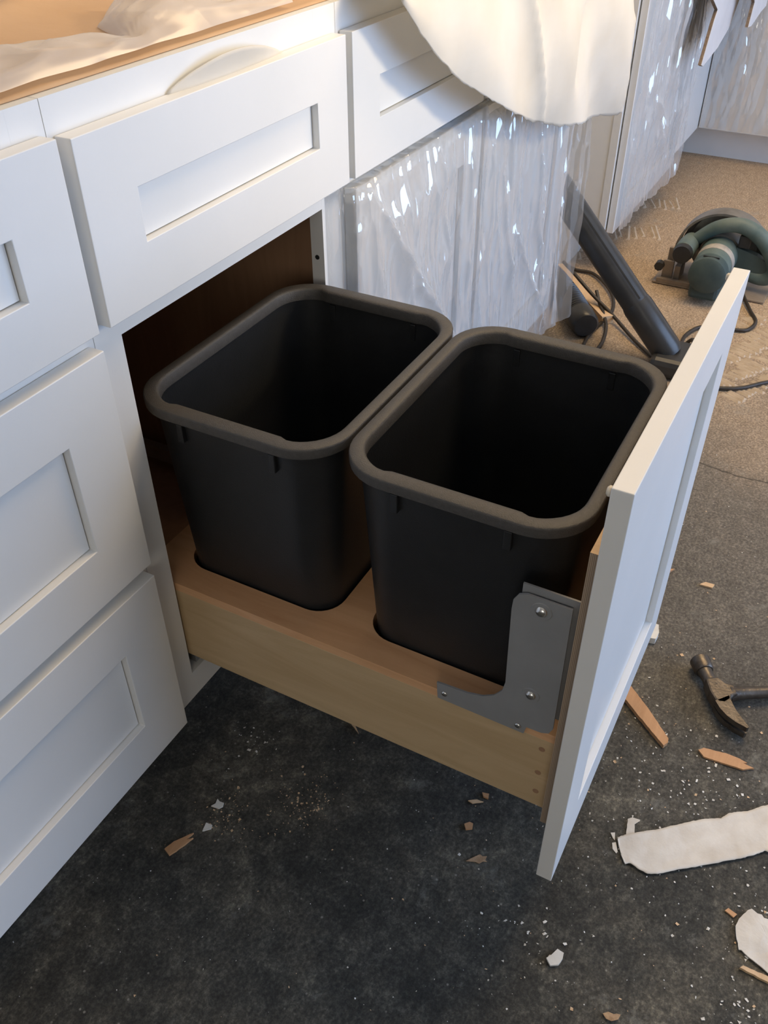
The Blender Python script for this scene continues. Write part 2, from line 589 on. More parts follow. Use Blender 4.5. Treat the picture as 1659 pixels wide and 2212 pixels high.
lw_ = merge(boxgeo(-2.5, -2.46, -1.98, -1.9, 0.8, 1.9), boxgeo(-2.5, -2.46, -0.7, -0.62, 0.8, 1.9), boxgeo(-2.5, -2.46, -1.9, -0.7, 0.78, 0.85), boxgeo(-2.5, -2.46, -1.9, -0.7, 1.85, 1.92))
struct(mk('fill_light_frame', lw_[0], lw_[1], 'paint'))  # unseen frame added around the left fill lamp
cl = empty('added_fill_lamp', (1.50, -0.62, 2.42), 'added square fill lamp at the ceiling, out of view', 'lamp')  # added, unseen: body for the warm overhead fill
cg = merge(boxgeo(0.81, 0.85, -1.31, 0.07, 2.42, 2.5), boxgeo(2.15, 2.19, -1.31, 0.07, 2.42, 2.5), boxgeo(0.85, 2.15, -1.31, -1.27, 2.42, 2.5), boxgeo(0.85, 2.15, 0.03, 0.07, 2.42, 2.5))
mk('fill_lamp_housing', cg[0], cg[1], 'paint', cl)

# ------------------------------------------------------------------ cabinets
T = 0.0185      # door and drawer-front thickness
H = 0.872       # cabinet height
KZ = 0.114      # toe-kick height
W = 0.457
R_ = 0.0072     # reveal of the fronts


def front(name, x0, x1, z0, z1, sw, rw, parent, ys=0.0, label=None, depth=0.009):
    """shaker front: frame with a recessed panel; back at ys-0.0008, face at ys-T (facing -Y)"""
    yf, yb = ys - T, ys - 0.0008
    bv = 0.0009
    X = [x0, x0 + sw, x1 - sw, x1]
    Z = [z0, z0 + rw, z1 - rw, z1]
    V = []
    for y in (yf, yb):
        V += [(X[0], y, Z[0]), (X[3], y, Z[0]), (X[3], y, Z[3]), (X[0], y, Z[3]), (X[1], y, Z[1]), (X[2], y, Z[1]), (X[2], y, Z[2]), (X[1], y, Z[2])]
    F = []
    for k in range(4):
        m = (k + 1) % 4
        F += [(k, m, 4 + m, 4 + k), (8 + k, 8 + m, 12 + m, 12 + k), (k, m, 8 + m, 8 + k), (4 + k, 4 + m, 12 + m, 12 + k)]
    o = mk(name, V, F, 'paint', parent)
    md = o.modifiers.new('soft_edge', 'BEVEL')
    md.width = bv
    md.segments = 2
    md.limit_method = 'ANGLE'
    if label:
        o['label'] = label
    # recessed panel, with the hairline groove where it meets the frame
    gp = 0.0012
    box('panel', X[1] + gp, X[2] - gp, yf + depth, yb + 0.0001, Z[1] + gp, Z[2] - gp, 'paint', o)
    return o


def carcass(root, x0, x1, rails, left=True, right=True, sl=0.036, sr=0.047, interior='interior', toe=True):
    ff = [box('stile', x0 + 0.0004, x0 + sl, 0.0, 0.019, KZ, H, 'paint', root), box('stile', x1 - sr, x1 - 0.0004, 0.0, 0.019, KZ, H, 'paint', root)]
    for z0, z1 in rails:
        box('rail', x0 + sl, x1 - sr, 0.00005, 0.019, z0, z1, 'paint', root)
    # side panels with the toe-kick notch
    prof = [(0.019, KZ), (0.095, KZ), (0.095, 0.0), (0.60, 0.0), (0.60, H - 0.001), (0.019, H - 0.001)]
    for xs, on in ((x0 + 0.003, left), (x1 - 0.018, right)):
        if on:
            v, f = prismgeo(prof, lambda a, b, d, xs=xs: (xs + d, a, b), 0.015)
            mk('side_panel', v, f, None, root, mats=['paint'])
    if interior:
        box('interior_lining', x0 + 0.0185, x0 + 0.0215, 0.02, 0.585, KZ + 0.02, H - 0.01, interior, root)
        box('interior_lining', x1 - 0.0215, x1 - 0.0185, 0.02, 0.585, KZ + 0.02, H - 0.01, interior, root)
        box('back_panel', x0 + 0.022, x1 - 0.022, 0.586, 0.598, KZ, H - 0.001, interior, root)
        box('bottom_deck', x0 + 0.022, x1 - 0.022, 0.02, 0.585, KZ + 0.012, KZ + 0.028, interior, root)
    else:
        box('back_panel', x0 + 0.018, x1 - 0.018, 0.586, 0.598, KZ, H - 0.001, 'paint', root)
        box('bottom_deck', x0 + 0.018, x1 - 0.018, 0.02, 0.585, KZ + 0.012, KZ + 0.028, 'paint', root)
    if toe:
        box('toe_kick', x0 + 0.018, x1 - 0.018, 0.096, 0.108, 0.0, KZ + 0.011, 'toe', root)


TOPR = (0.822, H)
MIDR = (0.650, 0.690)
BOTR = (KZ, 0.157)

# cabinet with three drawers
c1 = empty('drawer_cabinet', (-0.305, 0.3, 0), 'white three-drawer base cabinet left of the open waste cabinet', 'cabinet')
carcass(c1, -0.61, 0.0, [TOPR, MIDR, (0.37, 0.40), BOTR], sl=0.036, sr=0.036)
front('drawer_front', -0.603, -R_, 0.675, 0.846, 0.067, 0.059, c1)
front('drawer_front', -0.603, -R_, 0.394, 0.658, 0.067, 0.069, c1)
front('drawer_front', -0.603, -R_, 0.114, 0.376, 0.067, 0.069, c1)

# waste cabinet: one drawer over the pull-out opening
c2 = empty('waste_cabinet', (0.2285, 0.3, 0), 'white base cabinet with brown interior and open lower compartment', 'cabinet')
carcass(c2, 0.0, W, [TOPR, MIDR, BOTR])
front('drawer_front', R_, W - R_, 0.674, 0.842, 0.067, 0.059, c2)
v, f = tubegeo([(0.4095, 0.0105, 0.585), (0.4102, 0.0105, 0.585)], 0.0032, 12)
mk('screw_hole', v, f, 'darkhole', c2)
for xx in (0.052, 0.392):
    box('drawer_slide', xx, xx + 0.014, 0.005, 0.55, 0.160, 0.186, 'slide', c2)

# cabinets wrapped in film
c3 = empty('wrapped_cabinet', (0.67, 0.3, 0), 'white cabinet with drawer and film-wrapped door beside the bins', 'cabinet')
carcass(c3, W, 0.884, [TOPR, MIDR, BOTR], sl=0.04, sr=0.036, interior=None)
front('drawer_front', W + R_, 0.884 - R_, 0.674, 0.842, 0.067, 0.059, c3)
front('door', W + R_, 0.884 - R_, 0.114, 0.661, 0.067, 0.067, c3)
c4 = empty('wrapped_cabinet', (1.12, 0.3, 0), 'white cabinet under the hanging foam sheet, next to the appliance gap', 'cabinet')
carcass(c4, 0.884, 1.36, [TOPR, MIDR, BOTR], sl=0.036, sr=0.036, interior=None)
front('drawer_front', 0.884 + R_, 1.36 - R_, 0.674, 0.842, 0.067, 0.059, c4)
front('door', 0.884 + R_, 1.36 - R_, 0.114, 0.661, 0.067, 0.067, c4)

# far cabinet in the corner, beyond the appliance gap
c5 = empty('corner_cabinet', (2.4, 0.3, 0), 'far white cabinet beyond the gap, its door under clear film', 'cabinet')
carcass(c5, 1.84, 2.96, [(0.83, H), BOTR], sl=0.036, sr=0.45, interior=None)
front('door', 1.852, 2.50, 0.114, 0.855, 0.067, 0.067, c5, ys=-0.003)

# return run facing -X
c6 = empty('return_cabinet', (3.25, -0.6, 0), 'white cabinet run across the far end with recessed toe kick', 'cabinet')
XF = 2.96
box('side_panel', XF + 0.019, 3.60, 0.0, 0.015, KZ, H, 'paint', c6)
box('side_panel', XF + 0.019, 3.60, -1.5, -1.485, KZ, H, 'paint', c6)
box('back_panel', 3.60, 3.615, -1.5, 0.015, KZ, H, 'paint', c6)
box('bottom_deck', XF + 0.019, 3.60, -1.485, 0.0, KZ, KZ + 0.016, 'paint', c6)
box('toe_kick', 3.035, 3.047, -1.5, 0.085, 0.0, KZ, 'toe', c6)
for y0, y1 in ((-0.036, 0.0), (-0.80, -0.75), (-1.5, -1.464)):
    box('stile', XF, XF + 0.019, y0, y1, KZ, H, 'paint', c6, 0.0008)
for z0, z1 in ((0.83, H), (KZ, 0.157)):
    box('rail', XF + 0.0002, XF + 0.019, -1.464, -0.036, z0, z1, 'paint', c6)
for ya, yb in ((-0.765, -0.004), (-1.49, -0.785)):
    xf, sw = XF - T, 0.10
    g = merge(boxgeo(xf, XF - 0.001, ya, ya + sw, 0.116, 0.855), boxgeo(xf, XF - 0.001, yb - sw, yb, 0.116, 0.855), boxgeo(xf, XF - 0.001, ya + sw, yb - sw, 0.116, 0.185), boxgeo(xf, XF - 0.001, ya + sw, yb - sw, 0.785, 0.855))
    d = mk('door', g[0], g[1], 'paint', c6)
    box('panel', xf + 0.008, XF - 0.0012, ya + sw, yb - sw, 0.185, 0.785, 'paint', d)

# ------------------------------------------------------------------ pull-out with its door
DY = -0.4927     # back of the door
po = empty('pull_out', (0.2285, -0.25, 0.19), 'extended maple pull-out with white shaker door on its front', 'pull-out drawer')
XL, XR = 0.040, 0.402
TZ0, TZ1 = 0.190, 0.316
box('side_board', XL, XL + 0.015, DY + 0.0095, 0.055, TZ0, TZ1 - 0.012, 'maple_y', po, 0.0008)
box('side_board', XR - 0.015, XR, DY + 0.0095, 0.055, TZ0, TZ1 - 0.012, 'maple_y', po, 0.0008)
box('back_board', XL + 0.015, XR - 0.015, 0.040, 0.055, TZ0, TZ1 - 0.012, 'maple_y', po)
box('bottom_board', XL + 0.015, XR - 0.015, DY + 0.0095, 0.040, TZ0 + 0.004, TZ0 + 0.010, 'maple_y', po)


def rrect(cx, cy, hx, hy, r, n=8):
    pts = []
    for sx, sy, a0 in ((1, 1, 0), (-1, 1, 90), (-1, -1, 180), (1, -1, 270)):
        for k in range(n + 1):
            a = math.radians(a0 + 90 * k / n)
            pts.append((cx + sx * (hx - r) + r * math.cos(a), cy + sy * (hy - r) + r * math.sin(a)))
    return pts


BCX, B1Y, B2Y = 0.2215, -0.0885, -0.3435

bm = bmesh.new()
loops = [[(XL, DY + 0.0095), (XR, DY + 0.0095), (XR, 0.055), (XL, 0.055)],
         rrect(BCX, B1Y, 0.1455, 0.1065, 0.034), rrect(BCX, B2Y, 0.1455, 0.1065, 0.034)]
ee = []
for lp in loops:
    vs = [bm.verts.new((x, y, TZ1 - 0.012)) for x, y in lp]
    ee += [bm.edges.new((vs[i], vs[(i + 1) % len(vs)])) for i in range(len(vs))]
bmesh.ops.triangle_fill(bm, use_beauty=True, use_dissolve=False, edges=ee)
ext = bmesh.ops.extrude_face_region(bm, geom=list(bm.faces))
for q in ext['geom']:
    if isinstance(q, bmesh.types.BMVert):
        q.co.z = TZ1
bm.verts.index_update()
V = [tuple(q.co) for q in bm.verts]
F = [tuple(q.index for q in fc.verts) for fc in bm.faces]
bm.free()
mk('top_board', V, F, 'maple_top', po)

# plywood front behind the door
v, f = boxgeo(0.025, 0.432, DY + 0.0003, DY + 0.0092, 0.188, 0.577)
o = mk('plywood_front', v, f, None, po, mats=['ply_face', 'plyedge'])
for p in o.data.polygons:
    if abs(p.normal.x) > 0.5:
        p.material_index = 1
# the white shaker door
dr = front('door', R_, W - R_, 0.1142, 0.6583, 0.067, 0.067, po, ys=DY, label='white shaker door')
for xx in (0.0145, 0.4405):
    v, f = tubegeo([(xx, DY - 0.0005, 0.650), (xx, DY + 0.002, 0.650), (xx, DY + 0.0035, 0.650)], [0.0045, 0.0045, 0.003], 12)
    mk('bumper_pad', v, f, 'bumper', dr, smooth=True)

# grey steel brackets, one on each side
def arc(cx, cy, r, a0, a1, n=6):
    return [(cx + r * math.cos(math.radians(a0 + (a1 - a0) * k / n)), cy + r * math.sin(math.radians(a0 + (a1 - a0) * k / n))) for k in range(n + 1)]


plate = [(-0.3487, 0.3295), (-0.3517, 0.3060), (-0.4525, 0.3045), (-0.4690, 0.3215)] + arc(-0.4675, 0.3360, 0.0095, 270, 200, 4)
plate = [(-0.3487, 0.3295), (-0.3505, 0.3060), (-0.4480, 0.3045), (-0.4500, 0.3160), (-0.4660, 0.3165), (-0.4735, 0.3200), (-0.4770, 0.3290), (-0.4755, 0.4960), (-0.4330, 0.4960), (-0.4250, 0.4925), (-0.4205, 0.4840), (-0.4198, 0.4720), (-0.4225, 0.3700), (-0.4200, 0.3560), (-0.4120, 0.3440), (-0.4000, 0.3360), (-0.3830, 0.3315)]
for side, xs in ((1, XL), (-1, XR)):
    to3 = (lambda a, b, d, xs=xs, side=side: (xs - side * (0.0004 + d), a, b))
    v, f = prismgeo(plate, to3, 0.0022)
    br = mk('bracket', v, f, 'bracket', po)
    v, f = prismgeo([(-0.4265, 0.34), (-0.4825, 0.34), (-0.4825, 0.5035), (-0.4265, 0.5035)], lambda a, b, d, xs=xs, side=side: (xs + side * (0.002 + d), a, b), 0.002)
    mk('flange', v, f, 'bracket', br)
    for (yy, zz, rr, hh) in ((-0.4480, 0.4815, 0.0062, 0.0042), (-0.4497, 0.3665, 0.0056, 0.0038), (-0.3580, 0.3160, 0.0036, 0.0016), (-0.4410, 0.3130, 0.0036, 0.0016)):
        xa = xs - side * 0.0026
        v, f = tubegeo([(xa, yy, zz), (xa - side * hh * 0.35, yy, zz), (xa - side * hh * 0.8, yy, zz), (xa - side * hh, yy, zz)], [rr, rr * 0.97, rr * 0.7, rr * 0.3], 16)
        sc = mk('screw', v, f, 'zinc', br, smooth=True)
        if rr > 0.005:
            v, f = tubegeo([(xa, yy, zz), (xa - side * 0.0009, yy, zz)], [rr * 1.65, rr * 1.55], 20)
            mk('washer', v, f, 'bracket', br)
# three dowel holes in the near side board
for yy, zz in ((-0.4690, 0.288), (-0.4690, 0.248), (-0.4700, 0.215)):
    v, f = tubegeo([(XL - 0.0003, yy, zz), (XL + 0.004, yy, zz)], 0.0035, 10)
    mk('dowel_hole', v, f, 'interior', po)


# ------------------------------------------------------------------ the bins
def make_bin(cy, label):
    root = empty('waste_bin', (BCX, cy, 0.202), label, 'bin', 'bins in the pull-out')
    zt = 0.5600
    N = 14
    nper = 4 * (N + 1)

    def loop(hx, hy, r, z, notch=0.0):
        pts = rrect(0, 0, hx, hy, r, N)
        out = []
        for (x, y) in pts:
            out.append([x, y, z])
        return out

    def dense(hx, hy, r, z, grip=0.0, m=24):
        """rounded rectangle with extra points on the straight sides; grip widens the rim on both long sides"""
        pts = []
        n = 10
        corners = ((1, 1, 0), (-1, 1, 90), (-1, -1, 180), (1, -1, 270))
        for ci, (sx, sy, a0) in enumerate(corners):
            for k in range(n + 1):
                a = math.radians(a0 + 90 * k / n)
                pts.append((sx * (hx - r) + r * math.cos(a), sy * (hy - r) + r * math.sin(a)))
            nx = corners[(ci + 1) % 4]
            a = math.radians(a0 + 90)
            p0 = Vector((sx * (hx - r) + r * math.cos(a), sy * (hy - r) + r * math.sin(a)))
            p1 = Vector((nx[0] * (hx - r) + r * math.cos(a), nx[1] * (hy - r) + r * math.sin(a)))
            for k in range(1, m):
                q = p0.lerp(p1, k / m)
                pts.append((q.x, q.y))
        out = []
        for x, y in pts:
            if grip:
                e = hy * 0.62 - abs(y)
                s = min(max(e / 0.012 + 0.5, 0), 1)
                s = s * s * (3 - 2 * s)
                x -= math.copysign(grip * s, x) if abs(x) > hx * 0.8 else 0
            out.append((BCX + x, cy + y, z))
        return out

    def skin(loops, close_first=False, close_last=False):
        V, F = [], []
        n = len(loops[0])
        for lp in loops:
            V += lp
        for i in range(len(loops) - 1):
            for k in range(n):
                F.append((i * n + k, i * n + (k + 1) % n, (i + 1) * n + (k + 1) % n, (i + 1) * n + k))
        if close_first:
            F.append(tuple(range(n)))
        if close_last:
            F.append(tuple(range((len(loops) - 1) * n, len(loops) * n)))
        return V, F

    # body: outer and inner wall, floor
    hx1, hy1, hx0, hy0 = 0.1585, 0.1160, 0.1345, 0.0965
    z0, z1 = 0.2005, 0.546
    th = 0.0025
    lo = lambda t: (hx0 + (hx1 - hx0) * t, hy0 + (hy1 - hy0) * t, 0.030 + 0.018 * t, z0 + (z1 - z0) * t)
    L = []
    a = lo(0)
    L.append(dense(a[0] - 0.008, a[1] - 0.008, a[2] - 0.004, z0))
    L.append(dense(a[0] - 0.001, a[1] - 0.001, a[2], z0 + 0.006))
    for t in (0.05, 0.3, 0.6, 0.86, 1.0):
        L.append(dense(*lo(t)))
    a = lo(1)
    L.append(dense(a[0] - th, a[1] - th, a[2] - th, z1))
    for t in (0.6, 0.3, 0.04):
        a = lo(t)
        L.append(dense(a[0] - th, a[1] - th, a[2] - th, a[3]))
    a = lo(0)
    L.append(dense(a[0] - 0.012, a[1] - 0.012, a[2] - 0.006, z0 + 0.004))
    V, F = skin(L, True, True)
    autosmooth(mk('body', V, F, 'bin', root, smooth=True), 0.9)
    # rolled rim
    g = 0.0042
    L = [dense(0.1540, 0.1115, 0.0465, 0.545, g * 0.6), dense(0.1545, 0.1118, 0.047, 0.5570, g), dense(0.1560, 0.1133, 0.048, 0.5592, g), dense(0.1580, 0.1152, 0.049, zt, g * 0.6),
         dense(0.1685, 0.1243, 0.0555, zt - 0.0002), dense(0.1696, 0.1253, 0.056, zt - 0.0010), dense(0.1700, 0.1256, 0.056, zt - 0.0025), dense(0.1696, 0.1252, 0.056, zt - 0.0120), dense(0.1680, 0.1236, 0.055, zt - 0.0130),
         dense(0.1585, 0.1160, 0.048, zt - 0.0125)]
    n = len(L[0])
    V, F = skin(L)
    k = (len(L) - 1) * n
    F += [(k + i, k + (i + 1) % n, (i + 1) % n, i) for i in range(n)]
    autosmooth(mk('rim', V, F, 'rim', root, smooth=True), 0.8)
    # stacking ribs under the rim on both long sides
    for sx in (-1, 1):
        for yy in (-0.058, 0.058):
            xo = BCX + sx * 0.1600
            xi = BCX + sx * 0.1560
            v, f = boxgeo(min(xo, xi) - 0.003, max(xo, xi) + 0.003, cy + yy - 0.004, cy + yy + 0.004, 0.519, 0.5415, 0.001)
            mk('rib', v, f, 'bin', root)
    return root


make_bin(B1Y, 'black plastic waste bin half inside the cabinet opening')
make_bin(B2Y, 'black plastic waste bin next to the pulled-out white door')


# ------------------------------------------------------------------ wrapped film, foam sheet, counter covers
def seg_d(x, z, a, b):
    ax, az = a
    bx, bz = b
    dx, dz = bx - ax, bz - az
    t = max(0, min(1, ((x - ax) * dx + (z - az) * dz) / (dx * dx + dz * dz)))
    return math.hypot(x - ax - dx * t, z - az - dz * t), t


def film_y(x, z, folds, seed, amp=1.0):
    y = 0.006 * amp * (ridge(x * 9 + seed, z * 3.2, seed) ** 2) + 0.0065 * amp * ridge(x * 24, z * 7, seed + 3) + 0.0035 * amp * abs(ns(x * 5 + 2, z * 2, seed))
    for a, b, w, h in folds:
        d, t = seg_d(x, z, a, b)
        y += h * math.exp(-abs(d) / w) * (1 - 0.35 * t)
    return y


folds3 = [((0.475, 0.66), (0.80, 0.27), 0.010, 0.014), ((0.49, 0.66), (0.52, 0.30), 0.006, 0.008), ((0.56, 0.60), (0.66, 0.30), 0.007, 0.008), ((0.62, 0.47), (0.82, 0.25), 0.007, 0.012),
          ((0.70, 0.65), (0.76, 0.45), 0.006, 0.008), ((0.82, 0.66), (0.83, 0.25), 0.006, 0.010), ((0.47, 0.655), (0.88, 0.655), 0.008, 0.006), ((0.58, 0.45), (0.60, 0.2), 0.007, 0.008)]


def f3(u, v):
    x = 0.418 + 0.4755 * u
    z = 0.664 - 0.53 * v
    y = -T - 0.0015 - film_y(x, z, folds3, 1.7) * min(1, 0.25 + v * 6)
    if x < 0.461:       # spills over onto the face frame beside the door
        k = max(0.0, (x - 0.450) / 0.011)
        y = y * k + (-0.0015 - 0.3 * film_y(x, z, [], 1.7)) * (1 - k)
    if v < 0.04:        # tucked over the top edge of the door
        y = y * (v / 0.04) + (-0.004) * (1 - v / 0.04)
        z = 0.664
    return (x, y, z)


tag(grid('plastic_film', 120, 150, f3, 'film', face=(0, -1, 0), base=(0.67, -T, 0.13)), 'crinkled clear film over the cabinet door behind the left bin', 'plastic film')

folds4 = [((0.93, 0.64), (1.05, 0.20), 0.008, 0.013), ((1.00, 0.66), (1.02, 0.15), 0.006, 0.009), ((1.12, 0.66), (1.22, 0.12), 0.007, 0.012), ((1.20, 0.60), (1.17, 0.15), 0.008, 0.010), ((1.27, 0.62), (1.30, 0.10), 0.006, 0.012),
          ((1.33, 0.6), (1.30, 0.1), 0.006, 0.014), ((1.39, 0.62), (1.46, 0.2), 0.006, 0.020), ((1.05, 0.4), (1.25, 0.12), 0.008, 0.012), ((0.91, 0.6), (0.92, 0.2), 0.006, 0.008)]


def f4(u, v):
    t = max(0.0, (u - 0.87) / 0.13)          # loose flap that stands out from the cabinet's end
    x = 0.888 + 0.462 * min(u / 0.87, 1.0) + 0.006 * t + 0.004 * t * ns(v * 9, 4.2)
    zb = 0.135 - 0.05 * u + 0.02 * ns(u * 5, 9.1) + 0.02 * t
    z = 0.664 + (zb - 0.664) * v
    y = -T - 0.0015 - film_y(x, z, folds4, 5.3) * min(1, 0.25 + v * 6)
    y -= 0.022 * v ** 3 * (0.4 + 0.6 * u)
    y -= t * (0.020 + 0.022 * math.sin(min(1, v * 1.3) * 2.6) + 0.006 * ns(z * 14, t * 3))
    if v < 0.04:
        y = y * (v / 0.04) + (-0.004) * (1 - v / 0.04)
    return (x, y, z)


tag(grid('plastic_film', 150, 150, f4, 'film', face=(0, -1, 0), base=(1.15, -T, 0.1)), 'loose clear film hanging past the cabinet end toward the vacuum wand', 'plastic film')

folds5 = [((2.0, 0.75), (1.98, 0.15), 0.010, 0.012), ((2.12, 0.8), (2.10, 0.2), 0.008, 0.016), ((2.2, 0.7), (2.2, 0.25), 0.010, 0.016), ((2.3, 0.8), (2.26, 0.3), 0.008, 0.012), ((2.4, 0.7), (2.42, 0.2), 0.010, 0.012), ((2.08, 0.4), (2.25, 0.2), 0.01, 0.014)]


def f5(u, v):
    x = 1.856 + 0.66 * u
    z = 0.85 - (0.735 + 0.02 * u + 0.02 * ns(u * 6, 3.3)) * v
    y = -0.003 - T - 0.0015 - film_y(x, z, folds5, 8.1, 1.3)
    y -= 0.02 * max(0, u - 0.5) * v
    return (x, y, z)


tag(grid('plastic_film', 110, 130, f5, 'film', face=(0, -1, 0), base=(2.18, -0.025, 0.1)), 'clear film over the far corner cabinet door', 'plastic film')


def f6(u, v):
    y = -0.01 - 0.75 * u
    z = 0.85 - 0.73 * v
    x = XF - T - 0.0015 - 0.5 * film_y(y, z, [((-0.10, 0.45), (-0.07, 0.2), 0.012, 0.010), ((-0.09, 0.4), (-0.12, 0.26), 0.006, 0.012)], 3.9)
    return (x, y, z)


tag(grid('plastic_film', 90, 90, f6, 'film', face=(-1, 0, 0), base=(XF - T - 0.005, -0.38, 0.12)), 'clear film on the far end cabinet facing the camera', 'plastic film')

# foam sheet hanging over the front of the cabinets
BX = [0.483, 0.533, 0.588, 0.665, 0.735, 0.832, 0.941, 1.092, 1.265, 1.485]
BZ = [0.876, 0.835, 0.794, 0.751, 0.715, 0.673, 0.635, 0.590, 0.556, 0.518]


def lerp_tab(x, X, Y):
    if x <= X[0]:
        return Y[0]
    for i in range(len(X) - 1):
        if x <= X[i + 1]:
            t = (x - X[i]) / (X[i + 1] - X[i])
            return Y[i] + (Y[i + 1] - Y[i]) * t
    return Y[-1]


def fsheet(u, v):
    x = 0.485 + 1.0 * u ** 1.15
    zb = lerp_tab(x, BX, BZ)
    if v < 0.3:          # part lying on the cabinets
        t = v / 0.3
        y = 0.20 - 0.24 * t
        z = 0.886 + 0.006 * ns(x * 6, y * 8) + 0.004
        if t > 0.85:
            y -= 0.02 * (t - 0.85) / 0.15
    else:
        t = (v - 0.3) / 0.7
        z = 0.890 - (0.890 - zb) * t
        y = -0.06 - 0.022 * math.sin(min(t, 1) * 1.9)
        y -= 0.010 * math.sin(x * 21 + z * 14) * t + 0.012 * ns(x * 5, z * 5, 2.2) * t + 0.004 * ns(x * 16, z * 14, 6.1) * t
        # broad crease where the sheet buckles
        d, tt = seg_d(x, z, (0.86, 0.89), (0.98, 0.62))
        y -= 0.016 * math.exp(-d / 0.02)
        d, tt = seg_d(x, z, (1.30, 0.86), (1.16, 0.66))
        y += 0.016 * math.exp(-d / 0.03)
    if u > 0.985:
        x += 0.012 * ns(z * 40, 1.0) + 0.03 * max(0, 1 - abs(z - 0.69) / 0.05)
    if v == 1.0:
        z += 0.004 * ns(x * 60, 7.7)
    return (x, y, z)


tag(grid('foam_sheet', 110, 90, fsheet, 'foam', base=(1.0, -0.05, 0.55), thick=0.0012), 'white foam packing sheet draped over the cabinet fronts', 'foam sheet')


# kraft paper over the open cabinet tops
def fkraft(u, v):
    x = -0.62 + 1.09 * u
    y = 0.011 + 0.57 * v
    z = 0.8745 + 0.010 * v + 0.006 * (0.5 + 0.5 * ns(x * 4, y * 5, 1)) * min(1, v * 5) + 0.016 * math.exp(-abs((y - 0.19) - 0.35 * (x - 0.1)) / 0.03) * min(1, v * 4) + 0.003 * ns(x * 11, y * 13)
    k = min(1.0, v / 0.05)
    return (x, y, 0.8729 * (1 - k) + max(z, 0.8735) * k)


tag(grid('kraft_paper', 90, 60, fkraft, 'kraft', base=(-0.08, 0.3, 0.875), thick=0.0008), 'brown kraft paper laid over the open cabinet tops', 'paper')


def fmilk(u, v):
    x = -0.45 + 0.85 * u
    w = lerp_tab(x, [-0.45, -0.1, 0.05, 0.12, 0.165, 0.20, 0.26, 0.31, 0.40], [0.16, 0.14, 0.10, 0.07, 0.035, 0.10, 0.14, 0.07, 0.02])
    y0 = 0.018 + 0.004 * ns(x * 20, 0)
    y = y0 + w * v
    h = lerp_tab(x, [-0.45, -0.05, 0.08, 0.14, 0.17, 0.21, 0.26, 0.31, 0.40], [0.016, 0.014, 0.012, 0.008, 0.004, 0.020, 0.034, 0.012, 0.003])
    prof = math.sin(math.pi * min(1, v * 1.0)) ** 0.7
    z = 0.879 + h * prof * (0.75 + 0.35 * ns(x * 9, y * 30, 4)) + 0.005 * ridge(x * 7, y * 34, 2) * prof + 0.003 * ridge(x * 22, y * 60, 5) * prof
    return (x, y, max(z, 0.877))


tag(grid('plastic_sheeting', 120, 40, fmilk, 'milkfilm', face=(0, 0, 1), base=(-0.03, 0.08, 0.88)), 'milky bunched plastic sheeting on the brown paper', 'plastic sheeting')


# thin foam strip sticking out behind the top drawer front
def fstrip(u, v):
    x = 0.150 + 0.190 * u
    top = 0.8435 + 0.020 * math.sin(math.pi * min(1, u * 1.02)) ** 0.8
    z = 0.825 + (top - 0.825) * v
    y = -0.003 - 0.011 * v * math.sin(math.pi * u) - 0.001 * ns(x * 60, z * 40)
    return (x, y, z)


tag(grid('foam_strip', 40, 10, fstrip, 'foam', base=(0.245, -0.008, 0.83), thick=0.0012), 'sliver of white foam sticking up behind the top drawer front', 'foam strip')

# torn cardboard hanging from the far counter
for (pts, y0, lab) in (([(2.205, 0.880), (2.214, 0.627), (2.300, 0.592), (2.278, 0.568), (2.222, 0.470), (2.250, 0.462), (2.418, 0.477), (2.544, 0.508), (2.619, 0.569), (2.66, 0.880)], -0.10, 'longer torn piece of white cardboard hanging from the far counter'),
                       ([(2.50, 0.890), (2.510, 0.600), (2.548, 0.577), (2.530, 0.516), (2.585, 0.510), (2.716, 0.527), (2.80, 0.531), (2.82, 0.890)], -0.155, 'shorter torn white cardboard at the picture edge')):
    n = len(pts)
    dpt = 0.008
    r = empty('cardboard', (pts[0][0] + 0.1, y0, 0.46), lab, 'cardboard', 'torn cardboard')
    v = [(a, y0 - 0.0, b) for a, b in pts] + [(a, y0 + dpt, b) for a, b in pts]
    mk('facing', v[:n] + [(a, y0 + 0.0009, b) for a, b in pts], [tuple(range(n)), tuple(range(n, 2 * n))] + [(i, (i + 1) % n, n + (i + 1) % n, n + i) for i in range(n)], 'cardwhite', r)
    core = []
    for i in range(n):
        a, b = Vector((pts[i][0], pts[i][1])), Vector((pts[(i + 1) % n][0], pts[(i + 1) % n][1]))
        m = max(1, int((b - a).length / 0.012))
        for k in range(m):
            q = a.lerp(b, k / m)
            core.append((q.x - 0.002 + 0.003 * ns(q.x * 60, q.y * 60), q.y))
    cv, cf = prismgeo(core, lambda a, b, d: (a, y0 + 0.001 + d, b), dpt)
    mk('corrugated_core', cv, cf, 'cardbrown', r)
    box('folded_flap', pts[0][0] + 0.01, pts[-1][0] - 0.005, y0 + 0.0005, 0.22, 0.8735 + (0.0085 if y0 < -0.12 else 0.0), 0.8815 + (0.0085 if y0 < -0.12 else 0.0), 'cardwhite', r, 0.001)

